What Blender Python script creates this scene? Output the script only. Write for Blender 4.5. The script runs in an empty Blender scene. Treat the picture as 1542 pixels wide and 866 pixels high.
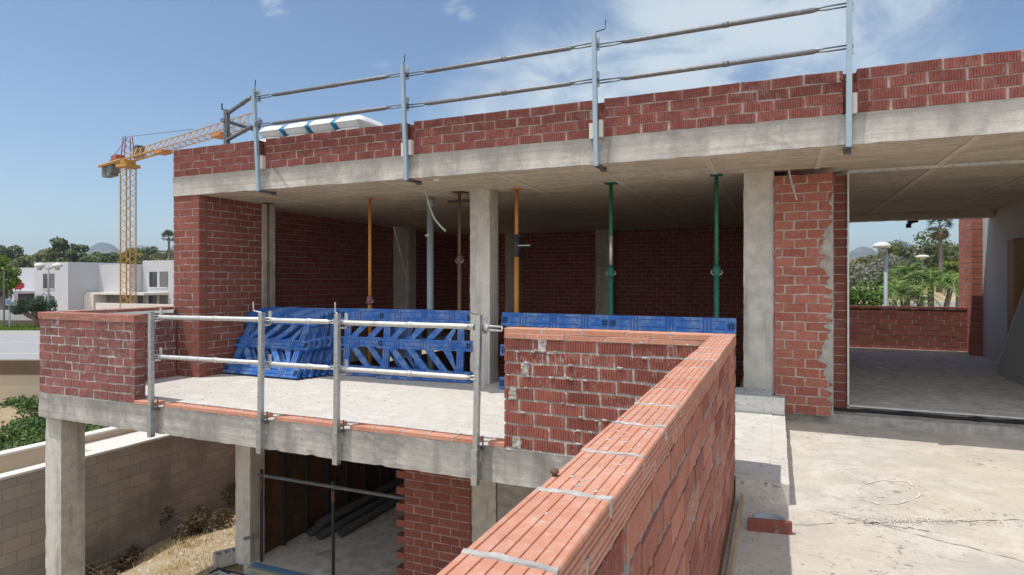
import bpy, math, random
from mathutils import Vector, noise, Matrix
random.seed(7)
SC = bpy.context.scene
COL = SC.collection
PI = math.pi
R = math.radians
# ------------------------------------------------------------------ survey of the place
# x runs along the facade, y runs away from the viewer, z is height above the eye
F_ = 924.0; HY = 420.7; CXP = 771.0
TH = R(23.33); C_, S_ = math.cos(TH), math.sin(TH)
FL = -1.572      # upper floor level
FO = -1.74       # outer roof-terrace floor level
SO = 1.35        # soffit
LF = -4.45       # lower floor

def uv(px, z):
    X = (px-CXP)/F_*z
    return (X*C_-z*S_, X*S_+z*C_)
def at(px, py, z):
    u, v = uv(px, z); return Vector((u, v, (HY-py)*z/F_))
def hit_v(px, py, v):
    k = (px-CXP)/F_; z = v/(k*S_+C_); return at(px, py, z)
def hit_u(px, py, u):
    k = (px-CXP)/F_; z = u/(k*C_-S_); return at(px, py, z)
def hit_h(px, py, h):
    z = h*F_/(HY-py); return at(px, py, z)
def nz(x, y, z=0.0): return noise.noise(Vector((x, y, z)))
def rnd(a, b): return random.uniform(a, b)

# ------------------------------------------------------------------ mesh builder
class MB:
    def __init__(s):
        s.v = []; s.f = []; s.m = []; s.uv = []; s.t = []
    def face(s, idx, m=0, uvs=None, t=0.5):
        s.f.append(idx); s.m.append(m); s.uv.append(uvs); s.t.append(t)
    def add(s, verts):
        i = len(s.v); s.v.extend([tuple(p) for p in verts]); return i
    def box(s, a, b, m=0, t=0.5, jit=0.0, M=None):
        x0, y0, z0 = a; x1, y1, z1 = b
        P = [(x0,y0,z0),(x1,y0,z0),(x1,y1,z0),(x0,y1,z0),(x0,y0,z1),(x1,y0,z1),(x1,y1,z1),(x0,y1,z1)]
        if jit: P = [(p[0]+rnd(-jit,jit), p[1]+rnd(-jit,jit), p[2]+rnd(-jit,jit)) for p in P]
        if M is not None: P = [M @ Vector(p) for p in P]
        i = s.add(P)
        for q in ((0,3,2,1),(4,5,6,7),(0,1,5,4),(1,2,6,5),(2,3,7,6),(3,0,4,7)):
            s.face([i+k for k in q], m, None, t)
    def cham(s, a, b, c, m=0, M=None):
        """box with chamfered vertical and top edges"""
        x0, y0, z0 = a; x1, y1, z1 = b
        def ring(d, z):
            return [(x0+c+d,y0+d,z),(x1-c-d,y0+d,z),(x1-d,y0+c+d,z),(x1-d,y1-c-d,z),(x1-c-d,y1-d,z),(x0+c+d,y1-d,z),(x0+d,y1-c-d,z),(x0+d,y0+c+d,z)]
        rs = [ring(c, z0), ring(0, z0+c), ring(0, z1-c), ring(c, z1)]
        P = [p for r in rs for p in r]
        if M is not None: P = [M @ Vector(p) for p in P]
        i = s.add(P)
        for k in range(3):
            for j in range(8):
                j2 = (j+1) % 8
                s.face([i+k*8+j, i+k*8+j2, i+k*8+8+j2, i+k*8+8+j], m)
        s.face([i+7-j for j in range(8)], m); s.face([i+24+j for j in range(8)], m)
    def rough(s, a, b, cell=.1, amp=.004, m=0, faces='xXyYzZ', edge=0.0, seed=0.0, bias=None):
        """box whose faces are fine grids pushed about by noise (cast concrete, mortar)"""
        lo, hi = Vector(a), Vector(b)
        cache = {}
        def vert(p):
            key = (round(p[0],4), round(p[1],4), round(p[2],4))
            if key in cache: return cache[key]
            q = Vector(p)
            n = noise.noise_vector(Vector((p[0]*2.3+seed, p[1]*2.3, p[2]*2.3)))*.3 + noise.noise_vector(Vector((p[0]*11.0, p[1]*11.0+seed, p[2]*11.0)))*.4 + noise.noise_vector(Vector((p[0]*31.0, p[1]*31.0+seed, p[2]*31.0)))*.5; q += n*amp
            if edge:
                on = sum(1 for k in range(3) if abs(p[k]-lo[k]) < 1e-5 or abs(p[k]-hi[k]) < 1e-5)
                if on >= 2:
                    e = (max(0, noise.noise(Vector((p[0]*9+seed, p[1]*9, p[2]*9+3)))-.12)*1.6+max(0, noise.noise(Vector((p[0]*27+seed, p[1]*27, p[2]*27+3))))*.5)*edge
                    c = (lo+hi)/2
                    for k in range(3):
                        if abs(p[k]-lo[k]) < 1e-5: q[k] += e
                        elif abs(p[k]-hi[k]) < 1e-5: q[k] -= e
            cache[key] = s.add([q]); return cache[key]
        def axis(k):
            n = max(1, int(math.ceil((hi[k]-lo[k])/cell))); return [lo[k]+(hi[k]-lo[k])*i/n for i in range(n+1)]
        A = [axis(0), axis(1), axis(2)]
        for fch in faces:
            k = 'xyz'.index(fch.lower()); val = hi[k] if fch.isupper() else lo[k]
            i1, i2 = [(1,2),(2,0),(0,1)][k]
            for i in range(len(A[i1])-1):
                for j in range(len(A[i2])-1):
                    q = []
                    for (di, dj) in ((0,0),(1,0),(1,1),(0,1)):
                        p = [0,0,0]; p[k] = val; p[i1] = A[i1][i+di]; p[i2] = A[i2][j+dj]; q.append(vert(p))
                    if not fch.isupper(): q = q[::-1]
                    s.face(q, m)
    def prism(s, pts, axis, a, b, m=0, t=0.5, M=None):
        """polygon (2D, ccw) pushed along an axis from a to b"""
        n = len(pts)
        def mk(p, w):
            if axis == 'x': return (w, p[0], p[1])
            if axis == 'y': return (p[1], w, p[0])
            return (p[0], p[1], w)
        P = [mk(p, a) for p in pts]+[mk(p, b) for p in pts]
        if M is not None: P = [M @ Vector(p) for p in P]
        i = s.add(P)
        for k in range(n):
            k2 = (k+1) % n; s.face([i+k, i+k2, i+n+k2, i+n+k], m, None, t)
        s.face([i+n-1-k for k in range(n)], m, None, t); s.face([i+n+k for k in range(n)], m, None, t)
    def tube(s, pts, r, n=8, m=0, cap=True):
        pts = [Vector(p) for p in pts]
        rr = r if isinstance(r, (list, tuple)) else [r]*len(pts)
        rings = []
        up = Vector((0,0,1))
        for k, p in enumerate(pts):
            d = (pts[min(k+1, len(pts)-1)]-pts[max(k-1, 0)]).normalized()
            a = up if abs(d.z) < .95 else Vector((1,0,0))
            x = d.cross(a).normalized(); y = d.cross(x).normalized()
            rings.append(s.add([p+(x*math.cos(2*PI*j/n+PI/n)+y*math.sin(2*PI*j/n+PI/n))*rr[k] for j in range(n)]))
        for k in range(len(pts)-1):
            for j in range(n):
                j2 = (j+1) % n
                s.face([rings[k]+j2, rings[k]+j, rings[k+1]+j, rings[k+1]+j2], m)
        if cap:
            s.face([rings[0]+j for j in range(n)], m); s.face([rings[-1]+n-1-j for j in range(n)], m)
    def lathe(s, c, prof, n=16, m=0):
        rings = []
        for (r, z) in prof:
            rings.append(s.add([(c[0]+r*math.cos(2*PI*j/n), c[1]+r*math.sin(2*PI*j/n), c[2]+z) for j in range(n)]))
        for k in range(len(prof)-1):
            for j in range(n):
                j2 = (j+1) % n
                s.face([rings[k]+j, rings[k]+j2, rings[k+1]+j2, rings[k+1]+j], m)
        s.face([rings[0]+n-1-j for j in range(n)], m); s.face([rings[-1]+j for j in range(n)], m)
    def build(s, name, mats, parent=None, smooth=False, base=None):
        me = bpy.data.meshes.new(name)
        off = base if base is not None else (wloc(parent) if parent else Vector((0,0,0)))
        me.from_pydata([(p[0]-off[0], p[1]-off[1], p[2]-off[2]) for p in s.v], [], s.f)
        for mm in (mats if isinstance(mats, (list, tuple)) else [mats]): me.materials.append(mm)
        me.polygons.foreach_set('material_index', s.m)
        if any(u is not None for u in s.uv):
            l = me.uv_layers.new(name='UVMap'); flat = []
            for fc, u in zip(s.f, s.uv):
                flat.extend([c for p in u for c in p] if u is not None else [0.0]*(2*len(fc)))
            l.data.foreach_set('uv', flat)
        at_ = me.attributes.new('tint', 'FLOAT', 'FACE'); at_.data.foreach_set('value', s.t)
        if smooth: me.polygons.foreach_set('use_smooth', [True]*len(s.f))
        me.update(); me.validate()
        o = bpy.data.objects.new(name, me); COL.objects.link(o)
        if base is not None: o.location = base
        if parent: o.parent = parent
        return o
_W = {}
def wloc(o):
    v = Vector((0,0,0))
    while o is not None: v += o.location; o = o.parent
    return v
def tag(o, label=None, cat=None, group=None, kind=None):
    if label: o['label'] = label
    if cat: o['category'] = cat
    if group: o['group'] = group
    if kind: o['kind'] = kind
    return o
def thing(name, loc, label, cat, group=None):
    o = bpy.data.objects.new(name, None); COL.objects.link(o); o.location = loc; o.empty_display_size = .2
    return tag(o, label, cat, group)
def copy_tree(o, parent=None):
    c = o.copy(); COL.objects.link(c); c.parent = parent
    for ch in [x for x in COL.objects if x.parent == o]: copy_tree(ch, c)
    return c

# ------------------------------------------------------------------ materials
class NT:
    def __init__(s, name):
        s.mat = bpy.data.materials.new(name); s.mat.use_nodes = True
        s.t = s.mat.node_tree; s.n = s.t.nodes; s.l = s.t.links
        s.b = s.n['Principled BSDF']
        s.co = s.n.new('ShaderNodeTexCoord')
        s.h = []
    def link(s, a, b): s.l.new(a, b)
    def val(s, sock, v):
        if hasattr(v, 'is_output'): s.link(v, sock)
        else: sock.default_value = v
    def mapping(s, scale=(1,1,1), rot=(0,0,0), src='Object'):
        m = s.n.new('ShaderNodeMapping'); m.inputs['Scale'].default_value = scale; m.inputs['Rotation'].default_value = rot
        s.link(s.co.outputs[src], m.inputs['Vector']); return m.outputs[0]
    def noise(s, scale, detail=6, rough=.6, vec=None, dist=0):
        n = s.n.new('ShaderNodeTexNoise'); n.inputs['Scale'].default_value = scale; n.inputs['Detail'].default_value = detail
        n.inputs['Roughness'].default_value = rough; n.inputs['Distortion'].default_value = dist
        s.link(vec if vec is not None else s.co.outputs['Object'], n.inputs['Vector']); return n.outputs['Fac']
    def voro(s, scale, feature='F1', vec=None):
        n = s.n.new('ShaderNodeTexVoronoi'); n.feature = feature; n.inputs['Scale'].default_value = scale
        s.link(vec if vec is not None else s.co.outputs['Object'], n.inputs['Vector']); return n.outputs['Distance']
    def ramp(s, fac, a, b, c0=(0,0,0,1), c1=(1,1,1,1)):
        r = s.n.new('ShaderNodeValToRGB'); e = r.color_ramp.elements
        e[0].position = a; e[1].position = b; e[0].color = c0; e[1].color = c1
        s.link(fac, r.inputs['Fac']); return r.outputs['Color']
    def mix(s, fac, a, b, mode='MIX'):
        m = s.n.new('ShaderNodeMix'); m.data_type = 'RGBA'; m.blend_type = mode
        s.val(m.inputs['Factor'], fac)
        for sock, v in ((m.inputs[6], a), (m.inputs[7], b)):
            if hasattr(v, 'is_output'): s.link(v, sock)
            else: sock.default_value = (*v, 1) if len(v) == 3 else v
        return m.outputs[2]
    def math(s, op, a, b=0.0, c=None):
        m = s.n.new('ShaderNodeMath'); m.operation = op; s.val(m.inputs[0], a); s.val(m.inputs[1], b)
        if c is not None: s.val(m.inputs[2], c)
        return m.outputs[0]
    def attr(s, name):
        a = s.n.new('ShaderNodeAttribute'); a.attribute_name = name; return a.outputs['Fac']
    def bump(s, h, strength=.3, dist=.01):
        b = s.n.new('ShaderNodeBump'); b.inputs['Strength'].default_value = strength; b.inputs['Distance'].default_value = dist
        s.link(h, b.inputs['Height'])
        if s.h: s.link(s.h[-1], b.inputs['Normal'])
        s.h.append(b.outputs[0])
    def done(s, col, rough=.8, metal=0.0, spec=.5):
        s.val(s.b.inputs['Base Color'], col if hasattr(col, 'is_output') else (*col, 1))
        s.val(s.b.inputs['Roughness'], rough); s.val(s.b.inputs['Metallic'], metal)
        s.b.inputs['Specular IOR Level'].default_value = spec
        if s.h: s.link(s.h[-1], s.b.inputs['Normal'])
        return s.mat
def plain(name, c, rough=.6, metal=0.0, var=.25, scale=8, bump=.1, bs=60, dirt=None, dthr=(.55,.75), spec=.4):
    m = NT(name)
    n = m.noise(scale, 5)
    col = m.mix(n, tuple(x*(1-var) for x in c), tuple(min(1, x*(1+var)) for x in c))
    if dirt: col = m.mix(m.ramp(m.noise(scale*1.7, 8, .7), *dthr), col, dirt)
    if bump: m.bump(m.noise(bs, 4), bump, .004)
    return m.done(col, rough, metal, spec)
def concrete(name, c, dark=.62, warm=None, boards=None, bump=.35, pores=True, scale=1.0, streaks=False, flecks=False, stain=(.50,.68), grime=None, lines=None, contrast=1.0):
    m = NT(name)
    big = m.noise(1.3*scale, 9, .66); mid = m.noise(6*scale, 9, .7); fine = m.noise(45*scale, 6, .75)
    k0, k1 = 1-.30*contrast, 1+.14*contrast
    col = m.mix(m.ramp(mid, .38, .62), tuple(x*k0 for x in c), tuple(min(1, x*k1) for x in c))
    if warm: col = m.mix(m.ramp(m.noise(.6*scale, 5, .6), .40, .60), col, m.mix(.6, col, warm))
    col = m.mix(m.math('MULTIPLY', m.ramp(big, *stain), .85), col, m.mix(.75, col, tuple(x*dark for x in c)))
    if streaks:   # run-off marks and pale wash down the face
        sv = m.mapping((8, 8, .6)); col = m.mix(m.math('MULTIPLY', m.ramp(m.noise(1.0, 6, .65, sv), .54, .68), .7), col, tuple(x*.45 for x in c))
        sv2 = m.mapping((1.9, 1.9, .3)); col = m.mix(m.math('MULTIPLY', m.ramp(m.noise(1.0, 3, .5, sv2), .50, .56), .45), col, tuple(min(1, x*1.25) for x in c))
    if boards:
        bv = m.mapping(boards); w = m.noise(1.0, 5, .6, bv)
        col = m.mix(m.math('MULTIPLY', m.ramp(w, .44, .60), .6), col, m.mix(.6, col, tuple(x*.5 for x in c))); m.bump(w, .35, .01)
    if lines:     # shutter board joints every few centimetres of height
        sz = m.n.new('ShaderNodeSeparateXYZ'); m.link(m.co.outputs['Object'], sz.inputs[0])
        f = m.math('FRACT', m.math('DIVIDE', m.math('ADD', sz.outputs['Z'], m.math('MULTIPLY', m.noise(1.5, 2), .03)), lines))
        ln = m.math('MULTIPLY', m.math('LESS_THAN', f, .05), m.ramp(m.noise(2.2, 4), .42, .6))
        col = m.mix(m.math('MULTIPLY', ln, .55), col, tuple(x*.42 for x in c)); m.bump(ln, -.4, .004)
    if grime:     # dirt gathered along one edge
        sz = m.n.new('ShaderNodeSeparateXYZ'); m.link(m.co.outputs['Object'], sz.inputs[0])
        zz = m.math('ADD', sz.outputs['Z'], m.math('MULTIPLY', m.math('SUBTRACT', m.noise(3.2, 8, .7), .5), .30))
        g = m.n.new('ShaderNodeMapRange'); m.link(zz, g.inputs['Value']); g.inputs['From Min'].default_value = grime[0]; g.inputs['From Max'].default_value = grime[1]
        col = m.mix(m.math('MULTIPLY', g.outputs[0], .75), col, tuple(x*.36 for x in c))
    if flecks:
        fv = m.noise(15, 9, .78); msk = m.noise(1.5, 3, .5)
        col = m.mix(m.math('MULTIPLY', m.ramp(fv, .575, .615), m.ramp(msk, .43, .56)), col, tuple(x*.27 for x in c))
        sv = m.mapping((3.0, 19, 4), (0,0,.25)); col = m.mix(m.math('MULTIPLY', m.ramp(m.noise(1, 8, .75, sv), .60, .66), .65), col, tuple(x*.42 for x in c))
        col = m.mix(m.math('MULTIPLY', m.ramp(m.noise(2.7, 6, .6), .54, .62), .4), col, tuple(min(1, x*1.22) for x in c))
    col = m.mix(m.math('MULTIPLY', m.ramp(fine, .42, .66), .45), col, m.mix(.5, col, tuple(x*.45 for x in c)))
    if pores:
        p = m.voro(34*scale); pm_ = m.math('MULTIPLY', m.ramp(p, .06, .15, (1,1,1,1), (0,0,0,1)), m.ramp(m.noise(3, 3), .45, .58))
        col = m.mix(pm_, col, tuple(x*.25 for x in c))
    m.bump(mid, bump, .02); m.bump(fine, bump*.8, .004)
    return m.done(col, .9, 0, .25)
def brick_mat(name, c1, c2, smear=(.22,.2,.18), smear_thr=(.60,.68), dust=.25, dark=None):
    m = NT(name)
    col = m.mix(m.attr('tint'), c1, c2)
    col = m.mix(m.ramp(m.noise(7, 7, .6), .3, .75), col, m.mix(.35, col, tuple(x*.55 for x in c1)))
    if dark: col = m.mix(m.math('MULTIPLY', m.ramp(m.noise(1.3, 6, .6), .45, .62), .75), col, dark)
    sm = m.noise(9, 9, .68, None, .6)
    col = m.mix(m.ramp(sm, *smear_thr), col, smear)
    col = m.mix(m.math('MULTIPLY', m.ramp(m.noise(30, 6, .7), .45, .8), dust), col, tuple(min(1, x*1.25+.03) for x in smear))
    m.bump(m.noise(70, 5, .7), .35, .003); m.bump(sm, .25, .01)
    return m.done(col, .88, 0, .2)
M = {}
M['mortar'] = concrete('mortar', (.50,.475,.44), .6, None, None, .6, True, 3)
M['mortar_dim'] = concrete('mortar_dim', (.44,.36,.325), .65, None, None, .5, False, 3)
M['mortar_grey'] = concrete('mortar_grey', (.37,.355,.335), .6, None, None, .6, True, 3)
M['mortar_light'] = concrete('mortar_light', (.56,.54,.505), .75, None, None, .6, False, 4)
M['mortar_pale'] = concrete('mortar_pale', (.52,.46,.41), .7, None, None, .5, False, 3)
M['brick'] = brick_mat('brick', (.215,.068,.05), (.30,.10,.075))
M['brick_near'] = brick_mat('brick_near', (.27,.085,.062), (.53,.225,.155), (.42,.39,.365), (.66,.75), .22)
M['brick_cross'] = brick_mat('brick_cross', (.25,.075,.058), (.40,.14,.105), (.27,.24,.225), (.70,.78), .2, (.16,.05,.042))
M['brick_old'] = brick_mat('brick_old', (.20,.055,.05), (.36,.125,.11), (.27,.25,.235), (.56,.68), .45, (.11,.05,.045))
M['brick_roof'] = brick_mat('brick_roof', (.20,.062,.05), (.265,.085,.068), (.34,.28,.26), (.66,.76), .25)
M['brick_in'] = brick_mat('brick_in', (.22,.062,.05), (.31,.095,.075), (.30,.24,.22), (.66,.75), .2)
M['tile'] = brick_mat('tile', (.53,.235,.15), (.62,.31,.215), (.60,.55,.50), (.66,.72), .28)
M['tile_old'] = brick_mat('tile_old', (.36,.135,.10), (.46,.20,.15), (.36,.32,.29), (.58,.68), .4)
M['fascia'] = concrete('fascia_concrete', (.56,.53,.49), .55, None, (.6,.6,22), .3, True, 1, True, stain=(.46,.60), grime=(3.00,3.22), lines=.105, contrast=1.0)
M['beam'] = concrete('beam_concrete', (.50,.48,.45), .48, None, (.6,.6,20), .4, True, 1, True, stain=(.44,.60), grime=(-.22,.04), lines=.11, contrast=.9)
M['column'] = concrete('column_concrete', (.56,.535,.49), .6, None, None, .35, True, 1.3, True, contrast=.6)
M['soffit'] = concrete('soffit_concrete', (.66,.57,.455), .68, (.56,.47,.35), (.4,9,9), .3, False, 1)
M['seam'] = concrete('seam_concrete', (.72,.63,.50), .7, None, (9,.4,9), .2, False, 1, contrast=.5)
M['floor'] = concrete('floor_concrete', (.59,.565,.525), .80, (.565,.525,.46), None, .4, False, 1, flecks=True, stain=(.52,.72), contrast=.4)
M['floor_out'] = concrete('terrace_screed', (.54,.505,.455), .72, (.54,.465,.355), None, .45, False, .8, flecks=True, stain=(.5,.7), contrast=.45)
M['floor_in'] = concrete('inner_screed', (.64,.61,.575), .7, None, None, .25, False, .8)
M['step'] = concrete('step_concrete', (.43,.405,.375), .55, None, None, .5, True, 1.4)
M['render'] = plain('grey_render', (.56,.56,.53), .9, 0, .08, 2, .1, 40)
M['cream'] = plain('cream_render', (.50,.41,.30), .9, 0, .1, 1.2, .2, 30, (.40,.35,.29), (.58,.8))
M['white'] = plain('white_render', (.52,.525,.55), .85, 0, .04, .6, .05, 20, (.58,.58,.60), (.55,.9))
M['whitecap'] = plain('white_coping', (.64,.61,.56), .8, 0, .06, 2, .1, 30, (.5,.48,.45), (.62,.8))
M['galv'] = plain('galvanised_steel', (.50,.53,.54), .42, .75, .18, 14, .15, 90, (.30,.31,.31), (.50,.7))
M['galv_white'] = plain('pale_zinc', (.62,.63,.62), .5, .45, .15, 10, .15, 60, (.36,.35,.33), (.52,.7))
M['galv_blue'] = plain('blue_zinc', (.34,.45,.53), .5, .35, .15, 10, .12, 60, (.30,.38,.43), (.6,.8))
M['rail_dark'] = plain('weathered_tube', (.16,.165,.17), .5, .5, .3, 12, .15, 60, (.30,.295,.28), (.55,.7))
M['blue'] = plain('blue_plastic', (.026,.125,.42), .55, 0, .34, 4, .12, 50, (.19,.28,.43), (.45,.68), .3)
M['blue_rib'] = plain('blue_plastic_rib', (.014,.07,.30), .5, 0, .2, 6, .1, 50)
M['lamp_grey'] = plain('lamp_grey', (.26,.28,.29), .6, .2, .1, 5, 0)
M['black'] = plain('black_plastic', (.015,.015,.017), .6, 0, .2, 10, .1)
M['orange'] = plain('orange_paint', (.50,.21,.045), .55, 0, .15, 12, .15, 60, (.35,.16,.06), (.6,.75))
M['green'] = plain('green_paint', (.02,.135,.09), .55, 0, .2, 12, .15, 60, (.07,.12,.10), (.6,.75))
M['rust'] = plain('rusty_steel', (.16,.085,.055), .8, .2, .35, 18, .35, 80, (.25,.20,.17), (.55,.7))
M['darksteel'] = plain('dark_steel', (.05,.05,.05), .6, .4, .3, 18, .2, 80)
M['pvc'] = plain('grey_pvc', (.30,.35,.39), .4, 0, .08, 4, .05)
M['pvc_dark'] = plain('dark_pvc', (.045,.043,.043), .55, 0, .2, 4, .1)
M['cable'] = plain('grey_conduit', (.42,.43,.42), .6, 0, .15, 20, .1)
M['wood'] = plain('pale_timber', (.42,.34,.22), .8, 0, .25, 6, .3, 60, (.25,.2,.14))
M['wood_dark'] = plain('brown_panel', (.11,.05,.022), .75, 0, .5, 3, .4, 20, (.035,.02,.012), (.45,.7))
M['wood_door'] = plain('pine_frame', (.34,.20,.09), .7, 0, .25, 5, .2, 50)
M['gypsum'] = plain('green_grey_board', (.36,.39,.36), .85, 0, .07, 2, .03)
M['bag'] = plain('white_paper_bag', (.76,.76,.75), .7, 0, .08, 7, .5, 14, (.55,.56,.58), (.6,.75))
M['bag_blue'] = plain('blue_bag_print', (.04,.25,.42), .6, 0, .2, 9, .3, 14)
M['yellow'] = plain('crane_yellow', (.48,.26,.045), .5, .1, .15, 2, 0)
M['crane_grey'] = plain('crane_grey', (.16,.16,.16), .7, 0, .2, 2, 0)
M['crane_red'] = plain('crane_red', (.36,.09,.06), .6, 0, .2, 2, 0)
M['asphalt'] = plain('pale_road', (.33,.325,.325), .9, 0, .12, .7, .2, 30, (.27,.265,.26), (.55,.8))
M['glass'] = plain('dark_glass', (.03,.035,.04), .08, 0, .1, 2, 0, spec=.8)
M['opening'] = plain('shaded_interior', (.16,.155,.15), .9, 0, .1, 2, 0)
M['car_white'] = plain('white_car_paint', (.78,.78,.78), .25, 0, .02, 2, 0, spec=.6)
M['tyre'] = plain('tyre_rubber', (.02,.02,.02), .9, 0, .1, 5, .1)
M['red'] = plain('red_paint', (.50,.03,.035), .5, 0, .2, 5, .1)
M['bark'] = plain('bark', (.14,.10,.07), .95, 0, .4, 6, .6, 20)
M['palm_bark'] = plain('palm_bark', (.17,.14,.11), .95, 0, .4, 8, .6, 16)
M['chalk'] = plain('chalk', (.605,.575,.53), .95, 0, .05, 10, .2)
M['signblue'] = plain('sign_blue', (.10,.20,.38), .5, 0, .1, 8, 0)
def leafmat(name, a, b, trans=.25):
    m = NT(name)
    col = m.mix(m.attr('tint'), a, b)
    col = m.mix(m.ramp(m.noise(.5, 4), .35, .7), col, m.mix(.5, col, tuple(x*.6 for x in a)))
    m.done(col, .6, 0, .3)
    tr = m.n.new('ShaderNodeBsdfTranslucent'); m.link(col, tr.inputs['Color'])
    mx = m.n.new('ShaderNodeMixShader'); mx.inputs[0].default_value = trans
    m.link(m.b.outputs[0], mx.inputs[1]); m.link(tr.outputs[0], mx.inputs[2])
    m.link(mx.outputs[0], m.n['Material Output'].inputs['Surface'])
    return m.mat
M['pine'] = leafmat('pine_needles', (.075,.105,.03), (.18,.21,.065))
M['pine_olive'] = leafmat('olive_pine', (.14,.15,.05), (.27,.27,.10))
M['bright'] = leafmat('bright_leaf', (.13,.20,.02), (.26,.34,.05))
M['olive'] = leafmat('olive_leaf', (.03,.06,.025), (.07,.115,.055))
M['greyleaf'] = leafmat('grey_leaf', (.16,.165,.12), (.28,.285,.21))
M['hedge'] = leafmat('hedge_leaf', (.06,.13,.02), (.13,.23,.04))
M['palm'] = leafmat('palm_leaf', (.10,.19,.035), (.30,.40,.12))
M['fan'] = leafmat('fan_leaf', (.07,.10,.035), (.15,.17,.07))
M['thatch'] = leafmat('dead_frond', (.20,.15,.08), (.34,.27,.16))
M['cover'] = leafmat('ground_cover', (.05,.11,.02), (.13,.21,.05))
M['straw'] = leafmat('dry_straw', (.50,.38,.18), (.68,.55,.31))
M['dryshrub'] = leafmat('dry_shrub', (.06,.042,.022), (.17,.12,.065))
M['lawn'] = leafmat('lawn', (.10,.18,.02), (.20,.29,.04))
m = NT('soil'); n1 = m.noise(.9, 9, .7); n2 = m.noise(9, 8, .7)
col = m.mix(m.ramp(n1, .35, .65), (.30,.22,.14), (.42,.33,.22)); col = m.mix(m.ramp(n2, .5, .75), col, (.20,.15,.10)); m.bump(n2, .7, .03); M['soil'] = m.done(col, .95, 0, .1)
m = NT('dry_ground'); n1 = m.noise(1.6, 9, .7); n2 = m.noise(14, 8, .75)
col = m.mix(m.ramp(n1, .35, .65), (.40,.29,.15), (.50,.42,.31)); col = m.mix(m.ramp(n2, .52, .75), col, (.24,.17,.10)); m.bump(n2, .9, .04); M['dry'] = m.done(col, .95, 0, .1)
m = NT('mountain'); col = m.mix(m.ramp(m.noise(.03, 8, .6), .4, .6), (.10,.11,.08), (.20,.18,.14)); M['mount'] = m.done(col, .95, 0, .1)
# blockwork (concrete blocks 40 x 20) for the retaining wall: drawn as joints in y and z
m = NT('blockwork')
bt = m.n.new('ShaderNodeTexBrick'); mp = m.n.new('ShaderNodeMapping'); mp.inputs['Rotation'].default_value = (0, 0, 0)
sx = m.n.new('ShaderNodeSeparateXYZ'); cb = m.n.new('ShaderNodeCombineXYZ')
m.link(m.co.outputs['Object'], sx.inputs[0]); m.link(sx.outputs['Y'], cb.inputs['X']); m.link(sx.outputs['Z'], cb.inputs['Y']); m.link(cb.outputs[0], bt.inputs['Vector'])
bt.inputs['Color1'].default_value = (.33,.30,.275,1); bt.inputs['Color2'].default_value = (.42,.365,.315,1); bt.inputs['Mortar'].default_value = (.25,.225,.205,1)
bt.inputs['Scale'].default_value = 1; bt.inputs['Brick Width'].default_value = .41; bt.inputs['Row Height'].default_value = .205; bt.inputs['Mortar Size'].default_value = .007; bt.inputs['Mortar Smooth'].default_value = .3; bt.inputs['Bias'].default_value = -.1
col = m.mix(m.ramp(m.noise(2.2, 8, .7), .35, .75), bt.outputs['Color'], m.mix(.45, bt.outputs['Color'], (.20,.18,.165)))
col = m.mix(m.math('MULTIPLY', m.ramp(m.noise(.7, 6, .65), .50, .66), .6), col, (.17,.145,.12))
m.bump(m.noise(40, 6), .5, .006); m.bump(m.math('SUBTRACT', 1.0, bt.outputs['Fac']), .5, .01)
M['blockwork'] = m.done(col, .95, 0, .15)

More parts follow.
